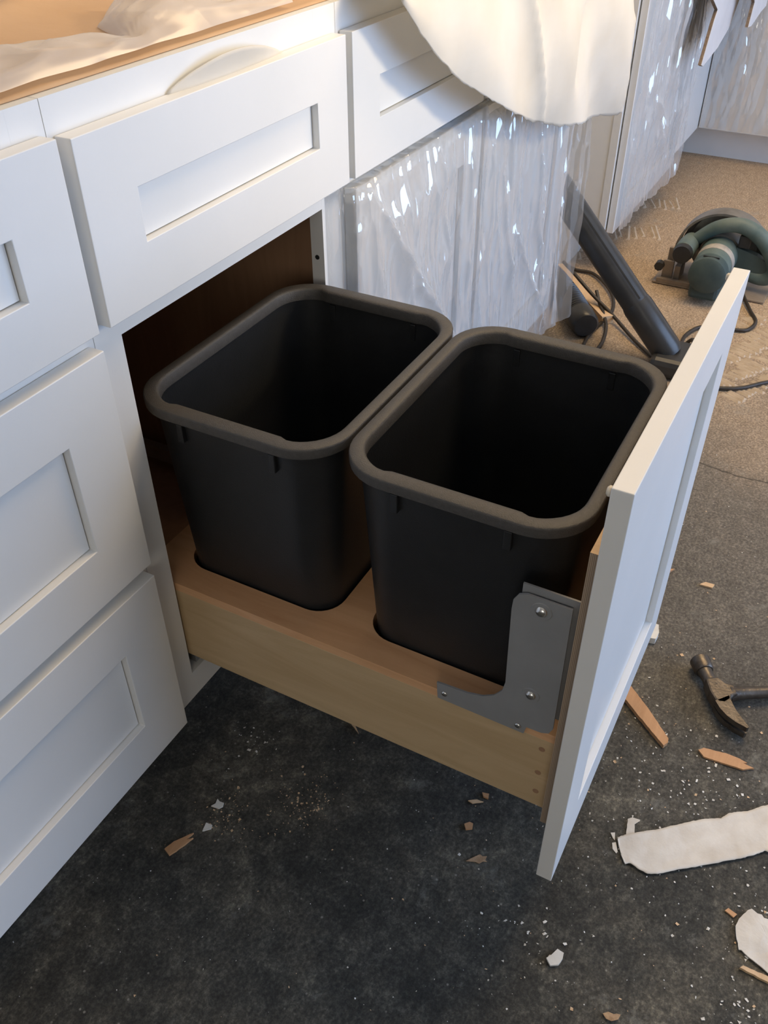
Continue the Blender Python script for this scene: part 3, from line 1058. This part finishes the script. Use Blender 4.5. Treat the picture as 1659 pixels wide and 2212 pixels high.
# ------------------------------------------------------------------ vacuum wand, hose, offcut, cords
vw = empty('vacuum_wand', (1.412, -0.33, 0), 'black vacuum wand leaning into the gap between cabinets', 'vacuum wand')
A, B = Vector((1.408, -0.305, 0.035)), Vector((1.436, 0.575, 0.965))
tube('tube', [A.lerp(B, t) for t in (0.11, 0.5, 1.0)], [0.0315, 0.0315, 0.031], 'vac', vw, 28)
tube('cuff', [A.lerp(B, t) for t in (0.0, 0.012, 0.105, 0.115)], [0.030, 0.0345, 0.0345, 0.032], 'vac', vw, 28)
dd, uu, ww = frame3(B - A)
for sg in (-1, 1):
    side = Vector((1, 0, 0)) * 0.0 + Vector((0.0, -0.732, 0.681)) * 0
    off = Vector((-0.62, -0.52, 0.58)).normalized() * 0.0285 if sg < 0 else Vector((0.62, 0.4, -0.5)).normalized() * 0.0285
    tube('seam', [A.lerp(B, 0.118) + off, A.lerp(B, 1.0) + off], 0.005, 'vac', vw, 8)
v, f = boxgeo(1.345, 1.470, -0.385, -0.270, 0.002, 0.048, 0.014)
mk('floor_head', v, f, 'vac', vw)

vh = empty('vacuum_hose', (1.56, 0.0, 0), 'ribbed black vacuum hose end lying beside the wooden offcut', 'hose')
hp = spline([(1.80, 0.22, 0.036), (1.70, 0.10, 0.036), (1.59, 0.007, 0.036), (1.495, -0.059, 0.036)], 40)
rr = [0.0335 if (i // 2) % 2 == 0 else 0.0285 for i in range(len(hp))]
tube('ribbed_hose', hp, rr, 'vac', vh, 20)
tube('cuff', [(1.500, -0.0555, 0.036), (1.495, -0.059, 0.036), (1.457, -0.0855, 0.036), (1.452, -0.089, 0.036)], [0.030, 0.0352, 0.0335, 0.028], 'vac', vh, 24)

st = empty('wood_offcut', (1.66, -0.01, 0), 'pale square wooden offcut on the floor behind the hose', 'wood offcut')
p, q = Vector((1.80, 0.105, 0)), Vector((1.555, -0.115, 0))
d = (q - p).normalized()
n_ = Vector((-d.y, d.x, 0)) * 0.016
V = [tuple(a + s * n_ + Vector((0, 0, z))) for a in (p, q) for s in (-1, 1) for z in (0.001, 0.022)]
mk('stick', V, [(0, 1, 3, 2), (4, 6, 7, 5), (0, 4, 5, 1), (2, 3, 7, 6), (0, 2, 6, 4), (1, 5, 7, 3)], 'palewood', st)


def cord(label, pts, r=0.0045, base=None):
    o = tube('cord', spline(pts, 8), r, 'cord', None, 10, base=base or pts[0])
    return tag(o, label, 'cord', 'cords on the floor')


cord('black cord looping from behind the film around the wooden offcut', [(1.84, 0.09, 0.006), (1.822, 0.056, 0.006), (1.816, 0.007, 0.008), (1.753, -0.052, 0.010), (1.679, -0.0935, 0.008), (1.597, -0.11, 0.006), (1.52, -0.10, 0.006), (1.436, -0.097, 0.006), (1.30, -0.12, 0.006)])
cord('straight black cord running from the hose toward the vacuum head', [(1.70, 0.06, 0.075), (1.64, 0.012, 0.078), (1.610, -0.052, 0.045), (1.573, -0.1195, 0.020), (1.49, -0.2025, 0.008), (1.423, -0.272, 0.006)])
cord('short black cord curling in front of the offcut end', [(1.625, -0.058, 0.050), (1.60, -0.078, 0.028), (1.564, -0.102, 0.018), (1.506, -0.126, 0.012), (1.423, -0.137, 0.006), (1.33, -0.12, 0.006)])
cord('black power cord of the circular saw, curling behind the white door', [(1.88, -0.382, 0.03), (1.864, -0.389, 0.012), (1.79, -0.422, 0.006), (1.73, -0.447, 0.006), (1.677, -0.437, 0.006), (1.66, -0.407, 0.006), (1.64, -0.355, 0.006), (1.6335, -0.327, 0.006), (1.573, -0.307, 0.006), (1.51, -0.313, 0.008), (1.475, -0.34, 0.05), (1.46, -0.345, 0.02)])
cord('black cord crossing the floor at the right picture edge', [(1.33, -0.345, 0.006), (1.345, -0.40, 0.006), (1.356, -0.4265, 0.006), (1.382, -0.477, 0.006), (1.438, -0.527, 0.006), (1.52, -0.62, 0.006), (1.60, -0.9, 0.006)])

# ------------------------------------------------------------------ circular saw
sw = empty('circular_saw', (1.90, -0.30, 0), 'dusty teal circular saw standing on its base plate', 'circular saw')
GY, GZ, GR = -0.297, 0.064, 0.121
X0 = 1.945
v, f = boxgeo(1.850, 2.020, -0.445, -0.150, 0.002, 0.007, 0.001)
mk('base_plate', v, f, 'baseplate', sw)
box('fence_rail', 1.850, 1.862, -0.250, -0.160, 0.007, 0.018, 'baseplate', sw, 0.001)
# upper guard: hollow half-round shell
na = 40
V, F = [], []
for k in range(na + 1):
    a = math.radians(-12 + 204 * k / na)
    for (rad, xx) in ((GR, X0 - 0.004), (GR, X0 + 0.048), (GR - 0.006, X0 + 0.046), (GR - 0.006, X0 - 0.004)):
        V.append((xx, GY - rad * math.cos(a), GZ + rad * math.sin(a)))
for k in range(na):
    for j in range(4):
        F.append((k * 4 + j, k * 4 + (j + 1) % 4, (k + 1) * 4 + (j + 1) % 4, (k + 1) * 4 + j))
F += [(0, 1, 2, 3), tuple(na * 4 + i for i in range(4))]
autosmooth(mk('upper_guard', V, F, 'guard', sw, smooth=True), 0.6)
disc = [(GY - (GR - 0.008) * math.cos(math.radians(a)), GZ + (GR - 0.008) * math.sin(math.radians(a))) for a in range(-10, 191, 5)]
v, f = prismgeo(disc, lambda a, b, d: (X0 + 0.036 + d, a, b), 0.006)
mk('guard_face', v, f, 'guard', sw)
disc = [(GY + 0.092 * math.cos(math.radians(a)), GZ + 0.005 + 0.055 * math.sin(math.radians(a)) + 0.0) for a in range(0, 360, 8)]
v, f = tubegeo([(X0 + 0.016, GY, GZ + 0.03), (X0 + 0.0175, GY, GZ + 0.03)], 0.088, 48)
mk('blade', v, f, 'steel', sw)
# gearbox and motor
tube('gearbox', [(X0 + 0.02, GY, GZ + 0.030), (X0 - 0.012, GY, GZ + 0.030), (X0 - 0.028, GY, GZ + 0.028)], [0.062, 0.060, 0.050], 'guard', sw, 28)
MY, MZ = -0.300, 0.086
mh = tube('motor_housing', [(X0 - 0.020, MY, MZ), (1.90, MY, MZ), (1.865, MY, MZ), (1.800, MY, MZ), (1.772, MY, MZ), (1.762, MY, MZ)], [0.050, 0.0495, 0.0485, 0.047, 0.045, 0.038], 'teal', sw, 32)
tube('label_band', [(1.862, MY, MZ), (1.832, MY, MZ)], [0.0492, 0.0486], 'label', mh, 32)
tube('end_cap', [(1.792, MY, MZ), (1.760, MY, MZ), (1.754, MY, MZ)], [0.0482, 0.0465, 0.036], 'tealdark', mh, 32)
for k in range(5):
    box('vent_slot', 1.7715, 1.7745, MY - 0.02, MY + 0.02, MZ + 0.022 - 0.002 + 0.006 * k, MZ + 0.022 + 0.0015 + 0.006 * k, 'black', mh)
v, f = boxgeo(1.775, 1.930, MY - 0.036, MY + 0.040, 0.012, 0.055, 0.010)
mk('motor_foot', v, f, 'tealdark', sw)
# front knob
tube('front_grip', [(1.935, -0.218, 0.100), (1.90, -0.218, 0.102), (1.842, -0.218, 0.104), (1.836, -0.218, 0.104)], [0.024, 0.0265, 0.0265, 0.020], 'teal', sw, 24)
tube('grip_cap', [(1.844, -0.218, 0.1035), (1.822, -0.218, 0.103)], [0.0255, 0.0235], 'black', sw, 20)
# rear handle loop
hl = spline([(1.915, -0.235, 0.118), (1.91, -0.280, 0.158), (1.905, -0.335, 0.175), (1.905, -0.385, 0.158), (1.905, -0.425, 0.120), (1.905, -0.447, 0.072), (1.91, -0.425, 0.046), (1.915, -0.375, 0.050), (1.92, -0.335, 0.062)], 6)
tube('rear_handle', hl, [0.016 + 0.005 * math.sin(math.pi * i / (len(hl) - 1)) for i in range(len(hl))], 'teal', sw, 16)
v, f = prismgeo([(-0.335, 0.062), (-0.425, 0.050), (-0.435, 0.085), (-0.395, 0.105), (-0.34, 0.118)], lambda a, b, d: (1.900 + d, a, b), 0.022)
mk('handle_web', v, f, 'tealdark', sw)
box('trigger', 1.900, 1.918, -0.372, -0.342, 0.118, 0.150, 'black', sw, 0.003)
# depth bracket and lock knobs at the front
box('depth_bracket', 1.905, 1.915, -0.190, -0.170, 0.007, 0.085, 'baseplate', sw, 0.001)
box('depth_bracket', 1.870, 1.876, -0.196, -0.168, 0.007, 0.062, 'baseplate', sw, 0.001)
box('bevel_bracket', 1.872, 1.935, -0.215, -0.200, 0.007, 0.050, 'baseplate', sw, 0.001)
tube('lock_knob', [(1.852, -0.160, 0.048), (1.872, -0.160, 0.048)], [0.0125, 0.0125], 'black', sw, 8)
tube('lock_bolt', [(1.872, -0.160, 0.048), (1.91, -0.178, 0.048)], 0.005, 'steel', sw, 10)

# ------------------------------------------------------------------ hammer lying on its side
hm = empty('claw_hammer', (0.45, -0.62, 0), 'dark steel claw hammer lying on its side on the concrete', 'hammer')
HO = Vector((0.475, -0.610, 0.0165))
hu = Vector((-0.854, -0.52, 0)).normalized()      # face -> claw
hw = Vector((0.52, -0.854, 0)).normalized()       # along the handle
hz = Vector((0, 0, 1))


def H3(a, b, c):
    return HO + hu * a + hw * b + hz * c


tube('striking_face', [H3(-0.046, -0.006, 0), H3(-0.044, -0.006, 0), H3(-0.026, -0.006, 0), H3(-0.022, -0.006, 0)], [0.0135, 0.0152, 0.0150, 0.0130], 'hammer', hm, 24)
tube('neck', [H3(-0.024, -0.006, 0), H3(-0.010, -0.005, 0), H3(0.012, -0.003, 0)], [0.0115, 0.0100, 0.0120], 'hammer', hm, 20)
prof = [(-0.002, -0.014), (0.022, -0.016), (0.044, -0.013), (0.048, -0.002), (0.042, 0.009), (0.034, 0.014), (0.031, 0.024), (0.014, 0.024), (0.010, 0.014), (-0.002, 0.006)]
v, f = prismgeo(prof, lambda a, b, d: tuple(H3(a, b, -0.0115 + d)), 0.023)
o = mk('cheek', v, f, 'hammer', hm)
md = o.modifiers.new('soft', 'BEVEL')
md.width = 0.003
md.segments = 2
for sg in (-1, 1):
    cp = [(0.038, -0.003), (0.052, -0.002), (0.066, 0.001), (0.079, 0.007), (0.092, 0.015)]
    hgt = [0.0115, 0.0105, 0.0085, 0.006, 0.0018]
    V, F = [], []
    for i, (a, b) in enumerate(cp):
        zi = 0.0005 + 0.0016 * min(1, max(0, (i - 0.5)))
        for (dz, db) in ((zi, -hgt[i]), (0.0115, -hgt[i]), (0.0115, hgt[i]), (zi, hgt[i])):
            V.append(tuple(H3(a - db * 0.35, b + db, sg * dz)))
    for i in range(len(cp) - 1):
        for j in range(4):
            F.append((i * 4 + j, i * 4 + (j + 1) % 4, (i + 1) * 4 + (j + 1) % 4, (i + 1) * 4 + j))
    F += [(0, 1, 2, 3), tuple((len(cp) - 1) * 4 + i for i in range(4))]
    mk('claw', V, F, 'hammer', hm)
hp = [H3(0.022, 0.016, 0), H3(0.022, 0.035, 0), H3(0.022, 0.09, -0.001), H3(0.022, 0.16, -0.001), H3(0.022, 0.30, 0)]
tube('handle', hp, [0.0125, 0.0095, 0.0088, 0.0105, 0.0150], 'hammer', hm, 18)

# ------------------------------------------------------------------ things scattered on the floor
def flat(name, pts, label, cat, m, h=0.0012, curl=0.0, group=None, jag=0.0, z0=0.0004):
    """thin torn piece: outline subdivided, edges a little ragged, optionally curled up"""
    P = []
    n = len(pts)
    for i in range(n):
        a, b = Vector((*pts[i], 0)), Vector((*pts[(i + 1) % n], 0))
        k = max(1, int((b - a).length / 0.004)) if jag else 1
        nn_ = Vector((-(b - a).y, (b - a).x, 0)).normalized()
        for j in range(k):
            q = a.lerp(b, j / k)
            if jag and j:
                q = q + nn_ * jag * ns(q.x * 300, q.y * 300)
            P.append((q.x, q.y))
    cx = sum(p[0] for p in P) / len(P)
    cy = sum(p[1] for p in P) / len(P)
    N = len(P)

    def zz(x, y):
        return z0 + curl * abs(ns(x * 25, y * 25, 3)) + curl * 0.6 * (math.hypot(x - cx, y - cy) / 0.05) ** 2 * 0.15
    V = [(x, y, zz(x, y)) for x, y in P] + [(x, y, zz(x, y) + h) for x, y in P]
    rings = [0.66, 0.33]
    for s in rings:
        V += [(cx + (x - cx) * s, cy + (y - cy) * s, zz(cx + (x - cx) * s, cy + (y - cy) * s) + h) for x, y in P]
    V.append((cx, cy, zz(cx, cy) + h))
    F = [(i, (i + 1) % N, N + (i + 1) % N, N + i) for i in range(N)]
    for r in range(2):
        o1 = N * (1 + r)
        o2 = N * (2 + r)
        F += [(o1 + i, o1 + (i + 1) % N, o2 + (i + 1) % N, o2 + i) for i in range(N)]
    o3 = N * 3
    F += [(o3 + i, o3 + (i + 1) % N, len(V) - 1) for i in range(N)]
    F.append(tuple(range(N)))
    o = mk(name, V, F, m, None, base=(cx, cy, 0))
    return tag(o, label, cat, group)


paper1 = [(0.168, -0.557), (0.176, -0.564), (0.192, -0.584), (0.207, -0.604), (0.216, -0.613), (0.229, -0.628), (0.245, -0.647), (0.259, -0.669), (0.27, -0.676), (0.277, -0.684), (0.286, -0.698), (0.301, -0.712), (0.309, -0.721), (0.339, -0.752), (0.268, -0.769), (0.238, -0.733), (0.237, -0.728), (0.225, -0.717), (0.206, -0.695), (0.181, -0.664), (0.161, -0.638), (0.143, -0.616), (0.137, -0.605), (0.137, -0.596), (0.141, -0.582), (0.137, -0.576), (0.146, -0.569), (0.158, -0.562)]
tabp = [(0.177, -0.566), (0.202, -0.561), (0.207, -0.566), (0.208, -0.576), (0.206, -0.576), (0.202, -0.57), (0.185, -0.575)]


def sheetstrip():
    """long strip of torn paper built between its two long edges so it can curl"""
    top = [(0.158, -0.562), (0.168, -0.557), (0.176, -0.564), (0.192, -0.584), (0.207, -0.604), (0.216, -0.613), (0.229, -0.628), (0.245, -0.647), (0.259, -0.669), (0.27, -0.676), (0.277, -0.684), (0.286, -0.698), (0.301, -0.712), (0.309, -0.721), (0.339, -0.752)]
    bot = [(0.146, -0.569), (0.137, -0.576), (0.141, -0.582), (0.137, -0.596), (0.137, -0.605), (0.143, -0.616), (0.152, -0.627), (0.161, -0.638), (0.181, -0.664), (0.206, -0.695), (0.215, -0.706), (0.225, -0.717), (0.237, -0.728), (0.238, -0.733), (0.268, -0.769)]

    def fn(u, v):
        k = u * (len(top) - 1)
        i = min(int(k), len(top) - 2)
        t = k - i
        a = Vector((*top[i], 0)).lerp(Vector((*top[i + 1], 0)), t)
        b = Vector((*bot[i], 0)).lerp(Vector((*bot[i + 1], 0)), t)
        q = a.lerp(b, v)
        if v in (0.0, 1.0):
            q += (a - b).normalized() * 0.0012 * ns(q.x * 260, q.y * 260, v)
        q.z = 0.0016 + 0.0035 * max(0, 2 * abs(v - 0.5) - 0.55) + 0.0022 * abs(ns(q.x * 22, q.y * 22)) + 0.004 * max(0, u - 0.75)
        return tuple(q)
    return fn


dp = empty('drywall_paper', (0.23, -0.66, 0), 'long strip of torn off-white drywall paper on the floor', 'paper strip')
grid('paper_sheet', 84, 14, sheetstrip(), 'drypaper', dp, thick=0.0012)
tb = flat('torn_tab', tabp, None, None, 'drypaper', 0.0012, 0.001, jag=0.001)
tb.parent = dp
tb.location = tb.location - dp.location
flat('paper_scrap', [(0.172, -0.547), (0.175, -0.552), (0.164, -0.555), (0.166, -0.552)], 'tiny white scrap at the torn corner of the long paper strip', 'paper scrap', 'drypaper', 0.0008, group='paper scraps')
flat('paper_scrap', [(0.159, -0.553), (0.162, -0.557), (0.150, -0.563), (0.147, -0.562), (0.151, -0.556)], 'larger white scrap along the end of the long paper strip', 'paper scrap', 'drypaper', 0.0008, group='paper scraps')
flat('drywall_paper', [(0.121, -0.715), (0.132, -0.717), (0.147, -0.724), (0.151, -0.728), (0.148, -0.735), (0.149, -0.74), (0.146, -0.743), (0.147, -0.749), (0.152, -0.78), (0.067, -0.793), (0.082, -0.76), (0.084, -0.755), (0.09, -0.736), (0.095, -0.727), (0.094, -0.724), (0.109, -0.718)], 'rounded piece of off-white drywall paper at the lower right edge', 'paper piece', 'drypaper', 0.0015, 0.005, jag=0.0008, z0=0.0015)


def sliver(label, pts, m='splint', h=0.004, group='wood splinters'):
    return flat('wood_splinter', pts, label, 'wood splinter', m, h, 0.001, group, 0.0007)


sliver('thin split stick under the rounded drywall paper', [(0.073, -0.729), (0.077, -0.732), (0.078, -0.76), (0.079, -0.791), (0.072, -0.792), (0.071, -0.762)], 'palewood')
sliver('long orange wood strip lying beside the white door', [(0.421, -0.487), (0.421, -0.5), (0.392, -0.534), (0.35, -0.576), (0.343, -0.577), (0.335, -0.573), (0.357, -0.544), (0.399, -0.492)], 'splint', 0.007)
sliver('flat orange bark splinter below the hammer head', [(0.354, -0.618), (0.361, -0.624), (0.366, -0.653), (0.366, -0.672), (0.364, -0.683), (0.361, -0.678), (0.359, -0.693), (0.350, -0.68), (0.348, -0.659), (0.346, -0.627)], 'splint', 0.003)
sliver('reddish wood splinter near the bottom drawer', [(-0.12, -0.049), (-0.106, -0.053), (-0.084, -0.068), (-0.096, -0.066), (-0.090, -0.072), (-0.115, -0.064), (-0.124, -0.060)], 'splint', 0.003)
sliver('thin pale splinter poking out under the wooden tray', [(0.19, -0.135), (0.181, -0.150), (0.155, -0.18), (0.172, -0.150)], 'palewood', 0.002)
sliver('small brown splinter nearest the tray front', [(0.148, -0.376), (0.15, -0.385), (0.143, -0.387), (0.143, -0.38)], 'splint', 0.003)
sliver('narrow tan splinter left of the brown one', [(0.128, -0.364), (0.135, -0.374), (0.136, -0.383), (0.127, -0.371)], 'palewood', 0.002)
sliver('rounded brown wood chip below the two small splinters', [(0.093, -0.374), (0.099, -0.379), (0.099, -0.384), (0.092, -0.386), (0.087, -0.379)], 'splint', 0.003)
sliver('tiny orange wedge of wood just past the door edge', [(0.688, -0.482), (0.700, -0.472), (0.714, -0.495)], 'splint', 0.004)
sliver('pale broken splinter above the hammer', [(0.696, -0.542), (0.707, -0.55), (0.707, -0.565), (0.697, -0.563), (0.697, -0.556)], 'palewood', 0.003)
sliver('tan sliver pressed against the rounded drywall paper', [(0.135, -0.700), (0.140, -0.703), (0.137, -0.714), (0.131, -0.711)], 'splint', 0.002)
flat('dry_leaf', [(0.047, -0.397), (0.056, -0.403), (0.064, -0.409), (0.063, -0.413), (0.066, -0.418), (0.06, -0.418), (0.059, -0.421), (0.057, -0.416), (0.052, -0.413), (0.052, -0.408)], 'curled brown leaf fragment below the tray', 'leaf', 'leaf', 0.0008, 0.006, 'dry leaf bits')
flat('dry_leaf', [(-0.048, -0.605), (-0.044, -0.61), (-0.044, -0.616), (-0.042, -0.619), (-0.041, -0.623), (-0.047, -0.622), (-0.052, -0.616), (-0.052, -0.61)], 'peach coloured leaf fragment at the bottom edge', 'leaf', 'leaf', 0.0008, 0.006, 'dry leaf bits')


def chip(label, pts, h=0.002):
    return flat('paint_chip', pts, label, 'paint chip', 'chip', h, 0.002, 'paint chips', 0.0005)


chip('rounded cream paint chip on the bare floor below the door', [(-0.021, -0.529), (-0.015, -0.533), (-0.005, -0.537), (-0.006, -0.545), (-0.013, -0.546), (-0.022, -0.544), (-0.027, -0.536)], 0.003)
chip('cream plaster crumb touching the edge of the white door', [(0.524, -0.492), (0.56, -0.494), (0.56, -0.506), (0.543, -0.511), (0.527, -0.51), (0.525, -0.503)], 0.012)
chip('three-lobed white chip farthest from the reddish splinter', [(-0.041, -0.064), (-0.035, -0.067), (-0.028, -0.065), (-0.03, -0.07), (-0.029, -0.076), (-0.034, -0.078), (-0.039, -0.075)])
chip('triangular white chip next to the reddish splinter', [(-0.076, -0.076), (-0.064, -0.073), (-0.063, -0.082), (-0.068, -0.084)])

# fine paint flecks and sawdust nobody could count
V, F = [], []
rnd = random.Random(11)


def fleck(x, y, s):
    n = rnd.choice((3, 4, 4, 5))
    a0 = rnd.uniform(0, 6.28)
    el = rnd.uniform(0.35, 1.0)
    ro = rnd.uniform(0, 3.14)
    k = len(V)
    for i in range(n):
        a = a0 + 6.283 * i / n + rnd.uniform(-0.3, 0.3)
        px, py = s * math.cos(a), s * el * math.sin(a)
        V.append((x + px * math.cos(ro) - py * math.sin(ro), y + px * math.sin(ro) + py * math.cos(ro), 0.0006 + rnd.uniform(0, 0.0012)))
    F.append(tuple(range(k, k + n)))


for i in range(900):
    x, y = rnd.uniform(-0.35, 1.1), rnd.uniform(-1.0, 0.05)
    fleck(x, y, abs(rnd.gauss(0, 0.0006)) + 0.0003)
for i in range(260):
    fleck(rnd.gauss(0.24, 0.13), rnd.gauss(-0.62, 0.09), abs(rnd.gauss(0, 0.0009)) + 0.0004)
for cx, cy, sd, cnt in ((-0.01, -0.50, 0.03, 40), (0.13, -0.75, 0.03, 60), (0.02, -0.74, 0.02, 40), (-0.05, -0.70, 0.02, 50), (0.30, -0.63, 0.05, 80), (0.08, -0.06, 0.02, 30)):
    for i in range(cnt):
        fleck(rnd.gauss(cx, sd), rnd.gauss(cy, sd), abs(rnd.gauss(0, 0.0014)) + 0.0005)
fk = mk('paint_flecks', V, F, 'chip', None, base=(0.2, -0.5, 0))
tag(fk, 'fine white paint flecks sprinkled over the dark concrete', 'debris', kind='stuff')
V, F = [], []
for cx, cy, sd, cnt in ((0.02, -0.17, 0.022, 160), (-0.04, -0.09, 0.02, 90), (0.2, -0.4, 0.3, 250), (0.4, -0.6, 0.2, 160)):
    for i in range(cnt):
        fleck(rnd.gauss(cx, sd), rnd.gauss(cy, sd), abs(rnd.gauss(0, 0.0009)) + 0.0004)
tag(mk('sawdust', V, F, 'palewood', None, base=(0.2, -0.4, 0)), 'tan sawdust grains on the concrete', 'debris', kind='stuff')

# ridges of old thinset combed on the far floor
rd = random.Random(5)
proto = None
for (cx, cy, ang, n_, ln, sp) in ((2.17, 0.02, 0.35, 9, 0.11, 0.022), (2.45, 0.0, 0.4, 7, 0.10, 0.02), (1.40, -0.50, 1.1, 14, 0.05, 0.012), (1.55, -0.50, 1.1, 14, 0.06, 0.012), (1.95, 0.05, 0.3, 6, 0.06, 0.018), (1.70, -0.48, 1.0, 10, 0.05, 0.014)):
    for i in range(n_):
        for rep in range(1 if ln > 0.08 else 2):
            a = ang + rd.uniform(-0.1, 0.1)
            px = cx + (i - n_ / 2) * sp * -math.sin(ang) + rd.uniform(-0.01, 0.01) + rep * 0.06 * math.cos(ang)
            py = cy + (i - n_ / 2) * sp * math.cos(ang) + rd.uniform(-0.005, 0.005) + rep * 0.06 * math.sin(ang)
            if proto is None:
                vv = [(-0.5, -1, 0), (-0.5, 1, 0), (-0.4, 0, 1), (0.1, 0, 0.8), (0.4, 0, 1), (0.5, -1, 0), (0.5, 1, 0)]
                ff = [(0, 1, 2), (0, 2, 3, 4, 5), (1, 6, 4, 3, 2), (5, 4, 6)]
                o = mk('thinset_ridge', vv, ff, 'thinset', None)
                proto = o
            else:
                o = proto.copy()
                COL.objects.link(o)
            o.parent = fl
            o.location = (px, py, 0.0)
            o.rotation_euler = (0, 0, a)
            o.scale = (ln * rd.uniform(0.6, 1.1), 0.006, 0.004)
